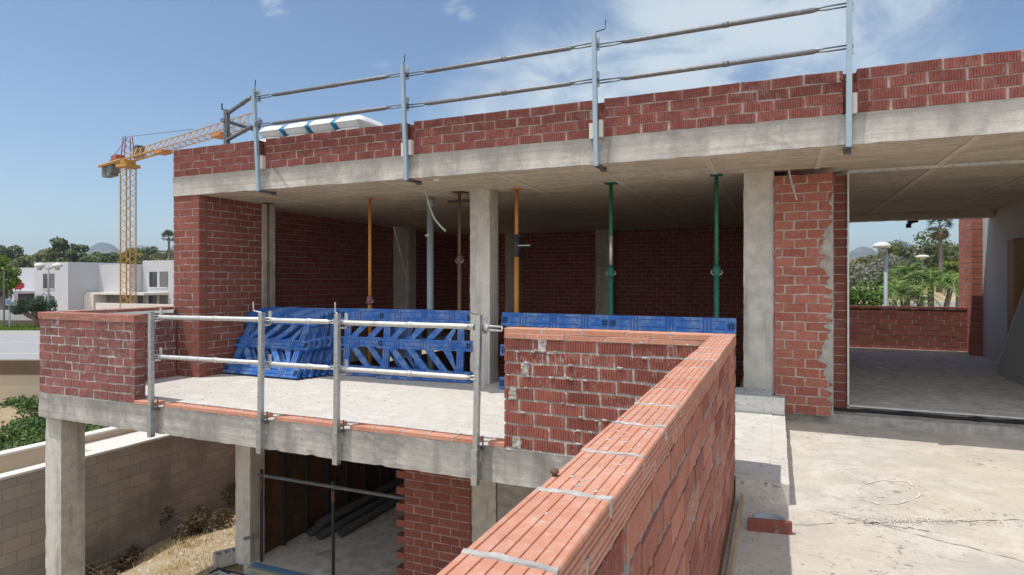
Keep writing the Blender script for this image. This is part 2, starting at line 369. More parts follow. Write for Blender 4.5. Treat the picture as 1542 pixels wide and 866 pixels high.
# ------------------------------------------------------------------ brickwork
TINTSEED = random.Random(3)
def brick_run(mb, ax, a0, a1, face0, face1, z0, courses, pitch=.1135, L=.28, joint=.012, ribs=False, cell=.06, mamp=.004, proud=.006, seed=1,
              tooth=None, mm=1, jit=.0015, bm=0, half=0, closer_gap=0.0, mbias=0.0, gd=.0055, hj=.013, brick_out=None, top=None):
    """bricks laid along axis ax ('x' or 'y') from a0 to a1 between the two faces, on a mortar core"""
    rg = random.Random(seed)
    f0, f1 = face0, face1
    def put(x0, x1, zz0, zz1, t):
        o0 = f0+rg.uniform(-.003,.003); o1 = f1+rg.uniform(-.003,.003)
        tilt = rg.uniform(-jit, jit)*2
        if not ribs or x1-x0 < .05:
            P = [(x0,o0,zz0+tilt),(x1,o0,zz0-tilt),(x1,o1,zz0-tilt),(x0,o1,zz0+tilt),(x0,o0,zz1+tilt),(x1,o0,zz1-tilt),(x1,o1,zz1-tilt),(x0,o1,zz1+tilt)]
            P = [(p[0]+rg.uniform(-jit,jit), p[1]+rg.uniform(-jit,jit)*.6, p[2]+rg.uniform(-jit,jit)) for p in P]
            if ax == 'y': P = [(p[1], p[0], p[2]) for p in P]
            i = mb.add(P)
            fs = ((0,3,2,1),(4,5,6,7),(0,1,5,4),(1,2,6,5),(2,3,7,6),(3,0,4,7))
            for q in fs:
                q = q if ax == 'x' else q[::-1]
                mb.face([i+k for k in q], bm, None, t)
        else:
            per = .0235; g = .0042; d = gd
            n = int((x1-x0-.012)/per); st = ((x1-x0)-n*per)/2+x0
            A = [(x0, o0)]
            for k in range(n+1):
                c = st+k*per
                if c-g > x0+.016 and c+g < x1-.016: A += [(c-g, o0), (c-g*.5, o0+d), (c+g*.5, o0+d), (c+g, o0)]
            A.append((x1, o0))
            B = [(x, o1-(y-o0)) for (x, y) in reversed(A)]
            pts = A+B; nn = len(pts)
            P = [(p[0], p[1], zz0) for p in pts]+[(p[0], p[1], zz1) for p in pts]
            xm = (x0+x1)/2; P = [(p[0], p[1], p[2]+tilt*(p[0]-xm)/.14) for p in P]
            if ax == 'y': P = [(p[1], p[0], p[2]) for p in P]
            i = mb.add(P)
            for k in range(nn):
                k2 = (k+1) % nn; q = [i+k, i+k2, i+nn+k2, i+nn+k]
                mb.face(q if ax == 'x' else q[::-1], bm, None, t)
            q1 = [i+nn-1-k for k in range(nn)]; q2 = [i+nn+k for k in range(nn)]
            mb.face(q1 if ax == 'x' else q1[::-1], bm, None, t); mb.face(q2 if ax == 'x' else q2[::-1], bm, None, t)
    for c in range(courses):
        zz0 = z0+c*pitch+hj*.5; zz1 = z0+(c+1)*pitch-hj*.5
        if top is not None: zz1 = min(zz1, top)
        if zz1-zz0 < .02: continue
        s0 = a0-(0 if (c+half) % 2 == 0 else (L+joint)/2)-rg.uniform(0,.035)
        e0 = a0; e1 = a1
        if tooth == 'lo' and c % 2: e0 = a0-.13; s0 = e0
        x = s0
        while x < e1-.01:
            l = L+rg.uniform(-.006,.006)
            b0 = max(x, e0); b1 = min(x+l, e1)
            if e1-b1 < .055: b1 = e1
            if b1-b0 > .03:
                t = min(1, max(0, rg.gauss(.5, .28)))
                put(b0, b1, zz0+rg.uniform(-.0015,.0015), zz1+rg.uniform(-.0015,.0015), t)
            x = max(x+l, b1)+joint*rg.uniform(.7,1.6)
    pr = proud-mbias
    zt = z0+courses*pitch-.004 if top is None else top-.002
    if ax == 'x': a, b = (a0+.009, f0+pr, z0), (a1-.009, f1-pr, zt)
    else: a, b = (f0+pr, a0+.009, z0), (f1-pr, a1-.009, zt)
    if cell: mb.rough(a, b, cell, mamp, mm, seed=seed*1.7)
    else: mb.box(a, b, mm)
def tile_cap(mb, ax, a0, a1, f0, f1, ztop, L=.325, joint=.011, thick=.043, seed=2, layers=2, mm=1, overhang=.003):
    """flat grooved clay tiles laid end to end on a bed, in layers"""
    rg = random.Random(seed)
    for ly in range(layers):
        zt = ztop-ly*(thick+.004); zb = zt-thick
        x = a0-(0 if ly == 0 else .17)
        while x < a1-.01:
            b0 = max(x, a0); b1 = min(x+L, a1)
            if b1-b0 > .02:
                o0 = f0+rg.uniform(-.003,.003)-overhang; o1 = f1+rg.uniform(-.003,.003)+overhang
                W = o1-o0; ng = 6; per = W/(ng+.2); g = .0022; d = .003
                dz = rg.uniform(-.0015,.0015)
                top = [(o0+.003, zt)]
                for k in range(ng):
                    c = o0+per*(k+.6); top += [(c-g, zt), (c-g*.5, zt-d), (c+g*.5, zt-d), (c+g, zt)]
                top += [(o1-.003, zt), (o1, zt-.003)]
                sg = [(o1, zt-.013), (o1-.006, zt-.015), (o1-.006, zt-.018), (o1, zt-.020), (o1, zt-.028), (o1-.006, zt-.030), (o1-.006, zt-.033), (o1, zt-.035), (o1, zb)]
                lf = [(o0, zb), (o0, zt-.034), (o0+.003, zt-.032), (o0, zt-.030), (o0, zt-.021), (o0+.003, zt-.018), (o0, zt-.016), (o0, zt-.003)]
                pts = top+sg+lf
                pts = [(p[0], p[1]+dz) for p in pts]
                t = min(1, max(0, rg.gauss(.5,.3))); n = len(pts)
                if ax == 'y': P = [(p[0], b0, p[1]) for p in pts]+[(p[0], b1, p[1]) for p in pts]
                else: P = [(b0, p[0], p[1]) for p in pts]+[(b1, p[0], p[1]) for p in pts]
                i = mb.add(P)
                for k in range(n):
                    k2 = (k+1) % n; q = [i+k, i+n+k, i+n+k2, i+k2]
                    mb.face(q[::-1] if ax == 'y' else q, 0, None, t)
                q1 = [i+k for k in range(n)]; q2 = [i+n+n-1-k for k in range(n)]
                mb.face(q1[::-1] if ax == 'y' else q1, 0, None, t); mb.face(q2[::-1] if ax == 'y' else q2, 0, None, t)
                # squeezed mortar joint, proud of the tiles
                if b1 < a1-.03:
                    pr = .0025 if ly == 0 else -.001
                    w = joint+.001 if ly == 0 else joint
                    lo = (f0-.001, b1-.004, zb+.004); hi = (f1+.001, b1+w, zt+pr)
                    if ax == 'x': lo = (b1-.004, f0-.001, zb+.004); hi = (b1+w, f1+.001, zt+pr)
                    mb.rough(lo, hi, .008, .009, mm, seed=b1*9)
            x += L+joint
    lo = (f0+.004, a0+.003, ztop-layers*(thick+.004)); hi = (f1-.004, a1-.003, ztop-.006)
    if ax == 'x': lo = (a0+.003, f0+.004, lo[2]); hi = (a1-.003, f1-.004, hi[2])
    mb.rough(lo, hi, .05, .003, mm)

# ================================================================== THE HOUSE UNDER CONSTRUCTION
house = thing('unfinished_house', (-4, 8, FL), 'unfinished two storey house of red hollow brick and bare concrete with open rooms', 'building')
def hp(mb, name, mats, label=None, smooth=False, bevel=0):
    o = mb.build(name, mats, house, smooth)
    if label: o['label'] = label
    return o
VS = 7.0          # roof slab front plane
ST = 1.665        # roof slab top
UL, UR = -9.05, 9.5
VB = 16.7         # rear plane
# roof slab : front fascia in rough cast concrete, soffit below
VH = 14.8        # the hall roof ends here; beyond it lies an open terrace
b = MB(); b.rough((UL, VS, SO), (UR, VH, ST), .11, .006, 0, 'xXyYZ', .010, 1.0); b.rough((UL, VH+.002, SO), (.25, VB, ST), .15, .006, 0, 'xXYZ', .010, 1.0)
b.rough((UL, VS, SO), (UR, VH, ST), .4, .002, 1, 'z'); b.rough((UL, VH+.002, SO), (.25, VB, ST), .4, .002, 1, 'z')
hp(b, 'roof_slab', [M['fascia'], M['soffit']], 'pale cast concrete roof slab with stained front edge')
b = MB(); b.rough((.25, VH-.3, 1.205), (3.84, VH-.004, SO+.01), .12, .006, 0, 'xXyYz', .012, 3.0); hp(b, 'hall_edge_beam', M['soffit'])
b = MB()          # raised seams left by the shuttering on the soffit
for u in (-7.6, -6.3, -5.0, -3.3, -2.0, -.72, .45, 1.75, 3.0): 
    w = rnd(.03, .045); b = MB(); b.box((u-w, VS+.05, SO-.008), (u+w, (VB if u < .2 else VH)-.32, SO+.02), 0); hp(b, 'soffit_seam', M['seam'])
# roof parapet : four courses, with notches where the guard posts stand
GP = [-7.14, -4.53, -1.93, .66]
edges = [UL+.005]+[x for g in GP for x in (g-.045, g+.08)]+[UR]
b = MB()
for k in range(0, len(edges), 2):
    brick_run(b, 'x', edges[k], edges[k+1], VS+.012, VS+.152, ST, 4, .1125, .285, .020, True, .035, .006, .0085, 20+k, None, 1, .0035, 0, k//2 % 2, hj=.015)
for k in range(4):
    b.rough((GP[k]-.045, VS+.10, ST), (GP[k]+.08, VS+.15, ST+.43), .05, .006, 0)
hp(b, 'roof_parapet', [M['brick_roof'], M['mortar_dim']], 'dark red ribbed brick parapet four courses high along the roof edge')
b = MB(); brick_run(b, 'y', VS+.155, VB, UL+.005, UL+.145, ST, 4, .1125, .285, .014, False, 0, .004, .006, 41); hp(b, 'side_parapet', [M['brick_roof'], M['mortar_dim']])
# concrete columns
def column(name, u0, u1, v0, v1, z0, z1, seed, label=None):
    q = MB(); q.rough((u0, v0, z0), (u1, v1, z1), .09, .006, 0, 'xXyY', .008, seed); q.box((u0+.01, v0+.01, z0), (u1-.01, v1-.01, z1), 0)
    return hp(q, name, M['column'], label)
column('column', -8.77, -8.45, 8.32, 8.62, FL, SO, 1, 'grey column beside the left brick pier')
column('column', -4.29, -3.955, 8.33, 8.63, FL, SO, 2, 'pale column standing between the two groups of blue barriers')
column('column', -.385, -.03, 8.29, 8.6, FL, SO, 3, 'wide pale column beside the brick pillar of the doorway')
column('column', -9.08, -8.6, 13.3, 13.65, LF, SO, 4)
column('column', -7.27, -6.84, 16.35, 16.75, LF, SO, 5)
column('column', -4.56, -4.1, 16.35, 16.75, LF, SO, 6)
# left brick pier (returns into the house) and long left wall of the room
b = MB(); brick_run(b, 'x', -9.05, -8.47, VS+.02, VS+.16, FL, 26, .1128, .275, .014, False, .06, .005, .006, 51, None, 1, .003)
brick_run(b, 'y', VS+.165, 8.32, -8.61, -8.47, FL, 26, .1128, .275, .014, False, .07, .005, .006, 52, None, 1, .003, 0, 1)
hp(b, 'brick_pier', [M['brick'], M['mortar_pale']], 'weathered brick pier at the left corner with mortar patches')
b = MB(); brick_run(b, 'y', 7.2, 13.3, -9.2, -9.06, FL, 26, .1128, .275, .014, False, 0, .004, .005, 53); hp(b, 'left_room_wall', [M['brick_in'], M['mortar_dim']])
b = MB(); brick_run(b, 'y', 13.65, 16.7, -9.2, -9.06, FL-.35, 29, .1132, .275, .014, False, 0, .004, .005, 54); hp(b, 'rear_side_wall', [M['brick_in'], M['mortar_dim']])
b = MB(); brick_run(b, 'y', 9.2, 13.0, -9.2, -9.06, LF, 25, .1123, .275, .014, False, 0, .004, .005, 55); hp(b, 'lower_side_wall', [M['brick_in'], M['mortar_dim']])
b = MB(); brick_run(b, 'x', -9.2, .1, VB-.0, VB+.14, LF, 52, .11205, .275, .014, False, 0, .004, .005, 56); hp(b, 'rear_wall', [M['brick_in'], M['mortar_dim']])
# wall between the room and the hall, and its brick pillar + jamb at the doorway
b = MB(); brick_run(b, 'y', 8.42, VB, .1, .24, LF+.02, 52, .1118, .275, .014, False, 0, .004, .005, 57); hp(b, 'dividing_wall', [M['brick_in'], M['mortar_dim']])
b = MB(); brick_run(b, 'x', -.028, .62, 8.26, 8.40, FL-.07, 26, .1123, .24, .014, False, .04, .006, .006, 58, None, 1, .004, 0, 0)
hp(b, 'brick_pillar', [brick_mat('brick_pillar', (.31,.092,.062), (.41,.145,.105), (.42,.37,.31), (.62,.70), .3), M['mortar_pale']], 'lighter red brick pillar with a grey mortar smear down its right edge')
b = MB()      # the mortar smear where the pillar was toothed in
prev = None
for k in range(150):
    z = FL-.06+k*.0185
    wd = max(.006, .058+.16*nz(z*1.6, 5)+.10*nz(z*8, 2)+.10*nz(z*17, 6)) * (1 if z < .62 else max(.08, 1-(z-.62)*1.8))
    row = [b.add([(.618-wd*f+.006*nz(z*40, f*5), 8.2575-.007*math.sin(PI*min(1, f*1.0+.12))-.004*nz(z*22, f*9), z)]) for f in (1, .8, .6, .4, .2, 0)]+[b.add([(.626, 8.27, z)]), b.add([(.626, 8.31, z)])]
    if prev:
        for q_ in range(7): b.face([prev[q_], prev[q_+1], row[q_+1], row[q_]])
    prev = row
hp(b, 'mortar_smear', M['step'])
b = MB(); brick_run(b, 'x', .30, .80, 8.64, 8.78, FL-.05, 26, .1123, .24, .010, False, .06, .004, .004, 59); hp(b, 'door_jamb', [M['brick'], M['mortar_dim']])
b = MB(); b.box((.802, 8.60, FL-.02), (.822, 8.66, SO-.01)); b.box((.822, 8.62, SO-.035), (6.5, 8.66, SO-.002)); hp(b, 'door_frame', M['galv_white'], 'thin pale metal frame round the wide doorway')
b = MB(); b.box((.80, 8.60, FL+.002), (6.5, 8.665, FL+.022)); hp(b, 'door_track', M['galv_white'])
b = MB(); pts = []
for k in range(60):
    u = .62+k*.1; pts.append((u, 8.575+.02*nz(u*2, 1), FL-.035+.02*nz(u*3, 2)))
b.tube(pts, [.022+.016*nz(k*.7, 9) for k in range(60)], 6); hp(b, 'bitumen_strip', M['black'])
# floors
b = MB(); b.rough((-9.38, 5.24, FL-.22), (-.05, 8.75, FL), .16, .004, 0, 'xXyYZ', 0, 2); hp(b, 'terrace_slab', M['floor'], 'pale dusty concrete terrace floor')
b = MB(); b.box((.24, 8.66, FL-.25), (9.5, VB, FL)); hp(b, 'hall_floor', M['floor_in'])
b = MB(); b.rough((-.30, -4, FO-.3), (9.5, 8.46, FO), .18, .005, 0, 'yXZ', 0, 3); hp(b, 'roof_terrace_floor', M['floor_out'], 'cream coloured screed of the roof terrace with dirt marks')
b = MB(); b.rough((-.03, 8.36, FO-.02), (9.5, 8.64, FL-.055), .08, .008, 0, 'xXyZ', .012, 5); hp(b, 'door_step', M['step'])
b = MB(); b.rough((-.30, 5.17, FO-.02), (.09, 8.25, FL-.005), .07, .006, 0, 'xXyZY', .006, 6); hp(b, 'kerb_block', M['floor'], 'low pale concrete upstand along the brick parapet')
b = MB(); b.box((-.75, 7.76, FL+.002), (.085, 7.86, FL+.20)); b.box((-.75, 7.755, FL+.02), (.085, 7.76, FL+.035)); b.box((-.75, 7.752, FL+.165), (.085, 7.76, FL+.20)); hp(b, 'sill_box', M['galv_white'])
b = MB()
for k in range(3): b.box((-.75, 7.88+.05*k, FL+.185+.012*k), (-.06, 7.915+.05*k, FL+.225+.012*k))
hp(b, 'sill_track', M['galv'])
# terrace edge beam and its strip of flat tiles
VT = 5.22
b = MB(); b.rough((-9.41, VT, -1.905), (-.30, VT+.30, FL-.004), .07, .008, 0, 'xXyYzZ', .015, 7); hp(b, 'terrace_beam', M['beam'], 'rough grey concrete edge beam under the terrace')
b = MB()
ge = [-7.45, -7.08, -6.93, -5.30, -5.14, -4.25, -4.10, -2.63, -2.50, -2.335]
for k in range(0, len(ge), 2): tile_cap(b, 'x', ge[k], ge[k+1], VT+.012, VT+.152, FL+.044, .30, .010, .043, 60+k, 1)
hp(b, 'edge_tile_strip', [M['tile'], M['mortar']], 'single row of flat red tiles along the terrace edge')
# hall : far parapet, end pier, rendered wall with a framed door opening
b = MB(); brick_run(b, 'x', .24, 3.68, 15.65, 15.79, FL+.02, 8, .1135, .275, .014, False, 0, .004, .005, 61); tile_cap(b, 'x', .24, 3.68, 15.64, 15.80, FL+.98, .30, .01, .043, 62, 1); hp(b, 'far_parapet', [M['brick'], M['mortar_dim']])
b = MB(); b.box((.24, 15.5, FL+.001), (3.68, 15.648, FL+.05)); hp(b, 'far_kerb', M['whitecap'])
b = MB(); brick_run(b, 'y', 15.3, 16.3, 3.68, 3.86, FL, 26, .1128, .20, .014, False, 0, .004, .005, 63, None, 1, .003); hp(b, 'end_pier', [brick_mat('brick_pier_pale', (.38,.13,.09), (.48,.18,.13)), M['mortar_pale']])
b = MB(); b.box((3.86, 13.80, LF), (4.1, VB, SO)); b.box((3.86, 9.0, .72), (4.1, 13.80, SO)); b.box((3.86, 8.7, LF), (4.1, 9.9, .72)); hp(b, 'rendered_wall', M['render'], 'smooth pale grey rendered wall of the hall')
b = MB(); b.box((3.845, 13.45, FL), (4.09, 13.798, .718)); b.box((3.84, 13.62, -.34), (3.846, 13.72, -.29)); hp(b, 'door_lining', M['wood_door'])
b = MB(); b.box((4.4, 9.9, FL), (4.45, 13.45, .9)); hp(b, 'dark_room_back', M['black'])  # black sheet stands in for the darkness beyond the door opening
# lower storey : corner column, garage column, brick pier with toothed edge, formwork-panelled wall, floor
column('column', -9.40, -9.05, 5.30, 5.62, -5.6, -1.90, 8, 'tall grey corner column carrying the terrace beam')
column('column', -7.885, -7.575, 7.2, 7.5, LF-.05, FL-.2, 9, 'grey lower column beside the garage opening')
column('column', -3.70, -3.345, 7.22, 7.52, LF, FL-.2, 10)
b = MB(); brick_run(b, 'x', -4.73, -3.70, 7.2, 7.34, LF, 25, .1123, .275, .013, False, .08, .004, .005, 64, 'lo'); hp(b, 'garage_pier', [M['brick'], M['mortar_dim']], 'brick pier with toothed left edge beside the garage')
b = MB(); b.box((-7.78, 7.52, LF), (-7.62, 16.6, FL-.22)); hp(b, 'panelled_wall', M['wood_dark'])
for k in range(16):
    v = 7.9+k*.55; b = MB(); b.box((-7.62, v, LF), (-7.55, v+.05, FL-.22)); hp(b, 'wall_stud', M['darksteel'])
b = MB(); b.rough((-7.62, 7.12, LF-.25), (4, VB, LF), .4, .003, 0, 'yZ'); hp(b, 'lower_floor', M['floor_in'])
b = MB(); b.box((-.47, -4, -5.6), (-.32, 7.2, FO-.02)); b.box((-3.34, 7.25, LF), (-2.75, 7.4, FL-.22)); hp(b, 'lower_wall', M['step'])
b = MB(); b.box((-2.3, 8.0, LF), (-2.15, 16, FL-.25)); hp(b, 'lower_partition', M['step'])
for u0, u1 in ((-9.05, -8.6), (-.5, .1)): b = MB(); b.box((u0, 8.76, FL-.25), (u1, 16.6, FL-.02)); hp(b, 'gallery_slab', M['floor_in'])

# ================================================================== PARAPETS OF THE TERRACES
HW = -.453
def parapet(name, loc, label, cat='wall'): return thing(name, loc, label, cat)
p = parapet('parapet_wall', (-.395, 2, FO), 'long brick parapet in the foreground capped with grooved orange tiles, running away beside the terrace')
WL, WR, WV = -.477, -.313, 5.40
HB = HW-.094
nb = 11; z0 = HB-nb*.1125
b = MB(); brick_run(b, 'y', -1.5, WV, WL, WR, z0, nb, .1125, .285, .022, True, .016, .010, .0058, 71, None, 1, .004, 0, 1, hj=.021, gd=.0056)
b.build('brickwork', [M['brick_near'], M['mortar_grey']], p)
b = MB(); tile_cap(b, 'y', -1.5+.069, WV, WL, WR, HW, .3225, .012, .043, 72); b.build('tile_coping', [M['tile'], M['mortar_light']], p)
rg = random.Random(8); b = MB()
for k in range(150):
    v = rg.choice([.95, 1.28, 1.62, 1.95, 2.3, 2.6])+rg.gauss(0, .10); u = rg.uniform(WL+.012, WR-.012); r0 = rg.uniform(.002, .0065)
    b.lathe((u, v, HW-.0005), [(r0, 0), (r0*.85, r0*.18), (r0*.3, r0*.3)], 7)
b.build('mortar_splash', M['mortar_light'], p)['kind'] = 'stuff'
p2 = parapet('parapet_wall', (-1.4, 5.3, FL), 'short dark red brick parapet with thick messy mortar, meeting the foreground one at its far end')
b = MB(); brick_run(b, 'x', -2.335, WL-.002, VT+.015, VT+.175, FL, 9, .1143, .285, .02, True, .018, .010, .0072, 73, None, 1, .004, 0, 0, hj=.021, gd=.0048)
b.build('brickwork', [M['brick_cross'], M['mortar']], p2)
b = MB(); tile_cap(b, 'x', -2.335, WL-.004, VT+.012, VT+.178, HW, .37, .012, .045, 74); b.build('tile_coping', [M['tile'], M['mortar']], p2)
b = MB(); rg = random.Random(5)
for k in range(46):      # lumps of mortar left on the face
    u = rg.uniform(-2.3, -.6); z = FL+round(rg.uniform(0, 9))*.1143+rg.uniform(-.012,.012); s = rg.uniform(.008,.018); leaf = 0
    i0 = b.add([]); b.tube([(u-s*1.6, VT+.012, z+rg.uniform(-.004,.004)), (u-s*.7, VT+.010, z), (u+s*.5, VT+.009, z-.003), (u+s*1.7, VT+.013, z+rg.uniform(-.004,.004))], [s*.2, s*.75, s*.6, s*.15], 7)
for u, c in ((-2.2, 0), (-1.95, 8), (-2.12, 6), (-2.24, 4), (-1.0, 3)):
    z = FL+c*.1143; b.rough((u-.05, VT+.008, z+.004), (u+.03, VT+.03, z+.11), .016, .016, 0, 'xXyzZ', .02, u*7)
b.build('mortar_lump', M['mortar'], p2)
p3 = parapet('parapet_wall', (-8.4, 5.3, FL), 'weathered mortar stained brick parapet at the left corner of the terrace, capped with tiles')
b = MB(); brick_run(b, 'x', -9.41, -7.45, VT+.012, VT+.155, FL, 9, .1143, .27, .02, False, .03, .009, .006, 75, None, 1, .004, 0, 0, hj=.018)
brick_run(b, 'y', VT+.16, 7.0, -9.20, -8.96, FL, 9, .1143, .27, .016, False, .05, .006, .006, 76)
b.build('brickwork', [M['brick_old'], M['mortar']], p3)
b = MB(); tile_cap(b, 'x', -9.43, -7.44, VT+.002, VT+.165, HW, .30, .012, .043, 77); tile_cap(b, 'y', VT+.17, 7.0, -9.22, -8.94, HW+.01, .30, .012, .043, 78, 1); b.build('tile_coping', [M['tile_old'], M['mortar']], p3)

# ================================================================== GUARD RAILS
def split_rail(a, c, r, parent, mat, l0=.16, l1=.16, name='rail'):
    """telescopic guard rail: round tube whose flattened ends are slotted"""
    a, c = Vector(a), Vector(c); d = (c-a).normalized(); q = MB()
    q.tube([a+d*l0, a+d*(l0+.05), c-d*(l1+.05), c-d*l1], [r*.55, r, r, r*.55], 10)
    up = Vector((0,0,1)); s = d.cross(up).normalized()
    for e, l, sg in ((a, l0, 1), (c, l1, -1)):
        for o in (-1, 1):
            off = up*o*r*.62
            q.tube([e+off, e+d*sg*(l*.8)+off, e+d*sg*(l+.03)+off*.4], r*.33, 6)
        q.tube([e+up*r*.62, e-up*r*.62], r*.33, 6)
    m_ = (a+d*.55*(c-a).length)
    q.tube([m_-d*.03, m_+d*.03], r*1.18, 10)
    return q.build(name, mat, parent, True)
def crank(q, base, sgn, d=(1,0), r=.007):
    b0 = Vector(base); q.tube([b0-Vector((0,0,.02)), b0, b0+Vector((sgn*d[0]*.13, sgn*d[1]*.13, .02)), b0+Vector((sgn*d[0]*.14, sgn*d[1]*.14, .12))], r, 6)
rg_ = thing('roof_guardrail', (-3.2, VS-.1, ST), 'blue grey steel guardrail clamped along the roof edge, two rails on tall posts', 'guardrail')
lean = .10
def post_at(u, v, z0, z1, w, parent, mat, tilt_v=0.0, tilt_u=0.0, name='post', clamp=True):
    q = MB(); n = 6
    P = []
    for k in range(n+1):
        f = k/n; P.append((u+tilt_u*f, v+tilt_v*f, z0+(z1-z0)*f))
    h = w/2
    rings = [q.add([(x-h, y-h, z), (x+h, y-h, z), (x+h, y+h, z), (x-h, y+h, z)]) for (x, y, z) in P]
    for k in range(n):
        for j in range(4): q.face([rings[k]+j, rings[k]+(j+1) % 4, rings[k+1]+(j+1) % 4, rings[k+1]+j])
    q.face([rings[0]+3-j for j in range(4)]); q.face([rings[-1]+j for j in range(4)])
    return q.build(name, mat, parent)
for i, g in enumerate(GP):
    top = 2.84 if i < 3 else 3.0
    po = post_at(g, VS-.045, SO-.03, top, .05, rg_, M['galv_blue'], -lean)
    q = MB(); q.box((g-.02, VS-.05, SO-.035), (g+.03, VS+.26, SO-.012)); q.box((g-.02, VS+.22, SO-.05), (g+.05, VS+.26, SO-.006)); q.build('clamp_foot', M['rail_dark'], po)
    q = MB(); q.box((g+.032, VS-.055, ST-.01), (g+.075, VS+.03, ST+.19)); 
    if i in (1, 2): q.box((g-.085, VS-.05, ST-.02), (g-.035, VS+.03, ST+.16))
    q.build('edge_pad', M['whitecap'], po)
    q = MB(); crank(q, (g, VS-.045-lean, top), 1 if i == 2 else .25); q.build('crank_handle', M['darksteel'], po)
    for zz in (2.30, 2.72):
        q = MB(); q.box((g-.015, VS-.045-lean*.8+.03, zz-.06), (g+.04, VS-.045-lean*.8+.075, zz-.045)); q.box((g+.0, VS-.045-lean*.8+.068, zz-.06), (g+.04, VS-.045-lean*.8+.078, zz+.12)); q.build('rail_hook', M['galv'], po)
for zz in (2.30, 2.72):
    for i in range(3):
        split_rail((GP[i]-.02, VS-.075+.02*i % 2, zz), (GP[i+1]+.03, VS-.075, zz+.012), .027, rg_, M['rail_dark'], .32, .30)
E_ = (-8.35, 7.45)
po = post_at(E_[0], E_[1], ST, 2.80, .07, rg_, M['rail_dark'])
q = MB(); crank(q, (E_[0], E_[1], 2.80), -.8, r=.012); q.build('crank_handle', M['darksteel'], po)
split_rail((E_[0]-.06, E_[1]+.04, 2.74), (GP[0]+.16, VS-.22, 2.735), .03, rg_, M['rail_dark'], .1, .36)
split_rail((E_[0]-.1, E_[1]+.05, 2.30), (GP[0]+.28, VS-.26, 2.30), .03, rg_, M['rail_dark'], .1, .36)
split_rail((E_[0]-.02, E_[1]-.1, 2.62), (E_[0]+.02, 9.6, 2.58), .03, rg_, M['rail_dark'], .1, .3)

tg = thing('terrace_guardrail', (-4.8, 5.1, FL), 'pale zinc steel guardrail across the terrace edge, two rails on four posts', 'guardrail')
TP = [(-7.04, -.395, 0), (-5.27, -.37, -.02), (-4.22, -.36, -.015), (-2.60, -.335, -.04)]
VP_ = 5.155
for i, (u, zt, tl) in enumerate(TP):
    po = post_at(u, VP_, -1.93, zt, .05, tg, M['galv'], 0, -tl)
    q = MB(); q.box((u-.031, VP_-.031, -1.93), (u+.031, VP_+.031, -1.60)); q.build('post_sleeve', M['galv'], po)
    q = MB(); q.box((u+.03, VP_-.01, FL-.03), (u+.055, VP_+.06, FL+.0)); q.tube([(u+.06, VP_+.04, FL-.04), (u+.06, VP_+.04, FL+.10)], .009, 6); q.build('clamp_screw', M['rail_dark'], po)
    if i in (1, 2): q = MB(); crank(q, (u-tl, VP_, zt), -.9 if i == 1 else -.22, r=.008); q.build('crank_handle', M['galv_white'], po)
    if i == 3: q = MB(); crank(q, (u-tl, VP_, zt), -.7, r=.005); q.build('crank_handle', M['rust'], po)
    for zz in (-.455, -.94):
        q = MB(); q.box((u+.05, VP_+.07, zz-.06), (u+.085, VP_+.085, zz+.10)); q.box((u-.02, VP_+.02, zz-.06), (u+.085, VP_+.085, zz-.045)); q.build('rail_hook', M['galv_white'], po)
for zz in (-.455, -.942):
    e = [(-7.12, -5.10), (-5.24, -4.12), (-4.30, -2.58)]
    for i, (a, c) in enumerate(e):
        split_rail((a, VP_+.055, zz-(.0 if i else .01)), (c, VP_+.055, zz+.006), .026, tg, M['galv_white'], .06 if i else .16, .22 if i < 2 else .1)
split_rail((-2.72, VP_+.055, -.452), (-2.35, VP_+.06, -.462), .03, tg, M['galv_white'], .04, .26)

gb = thing('garage_barrier', (-6.2, 7.3, LF), 'dull steel bar barrier across the dark garage opening, one rail on two thin posts', 'barrier')
split_rail((-7.5, 7.3, -3.08), (-4.71, 7.3, -3.07), .028, gb, M['rail_dark'], .05, .05)
for u in (-7.46, -6.05):
    q = MB(); q.tube([(u, 7.32, LF), (u, 7.32, -3.0)], .026, 8); po = q.build('post', M['darksteel'], gb)
    q = MB(); q.tube([(u-.0, 7.32, -3.30), (u, 7.32, -3.14)], .03, 8); q.build('painted_band', M['rust'], po)
    q = MB(); q.tube([(u, 7.30, -4.02), (u-.19, 7.15, -4.06)], .022, 8); q.build('lock_lever', M['rail_dark'], po)

# ================================================================== PROPS, PIPE, CABLES
def prop(u, v, z0, mats, label, zc, r=.030, loops=True, plate=.16, group='telescopic shoring props'):
    t = thing('shoring_prop', (u, v, z0), label, 'prop', group)
    lo, hi = mats
    q = MB(); q.tube([(u, v, z0+.01), (u, v, zc)], r, 12); q.build('outer_tube', lo, t, True)
    q = MB(); q.tube([(u, v, zc-.05), (u, v, SO-.013)], r*.8, 12); q.build('inner_tube', hi, t, True)
    q = MB(); q.tube([(u, v, zc-.09), (u, v, zc+.05)], r*1.35, 12); c = q.build('collar', lo, t, True)
    if loops:
        q = MB(); q.tube([(u+.07*math.cos(a*PI/8), v+.02*math.sin(a*PI/8), zc-.03+.035*math.sin(a*PI/8)) for a in range(17)], .006, 5, 0, False); q.build('pin_loop', M['galv'], c)
    q = MB(); q.box((u-plate/2, v-plate/2, SO-.013), (u+plate/2, v+plate/2, SO-.001)); q.build('head_plate', hi, t)
    q = MB(); q.box((u-.06, v-.06, z0), (u+.06, v+.06, z0+.01)); q.build('base_plate', lo, t)
    return t
d = hit_v(557, 400, 8.42); t = prop(d.x, 8.42, FL, (M['orange'], M['orange']), 'orange prop with a faded pink collar in the left half of the room', -.33, .034, True, .1)
for ch in COL.objects:
    if ch.parent == t and ch.name.startswith('collar'): ch.data = ch.data.copy(); ch.data.materials[0] = plain('faded_pink', (.25,.09,.13), .7)
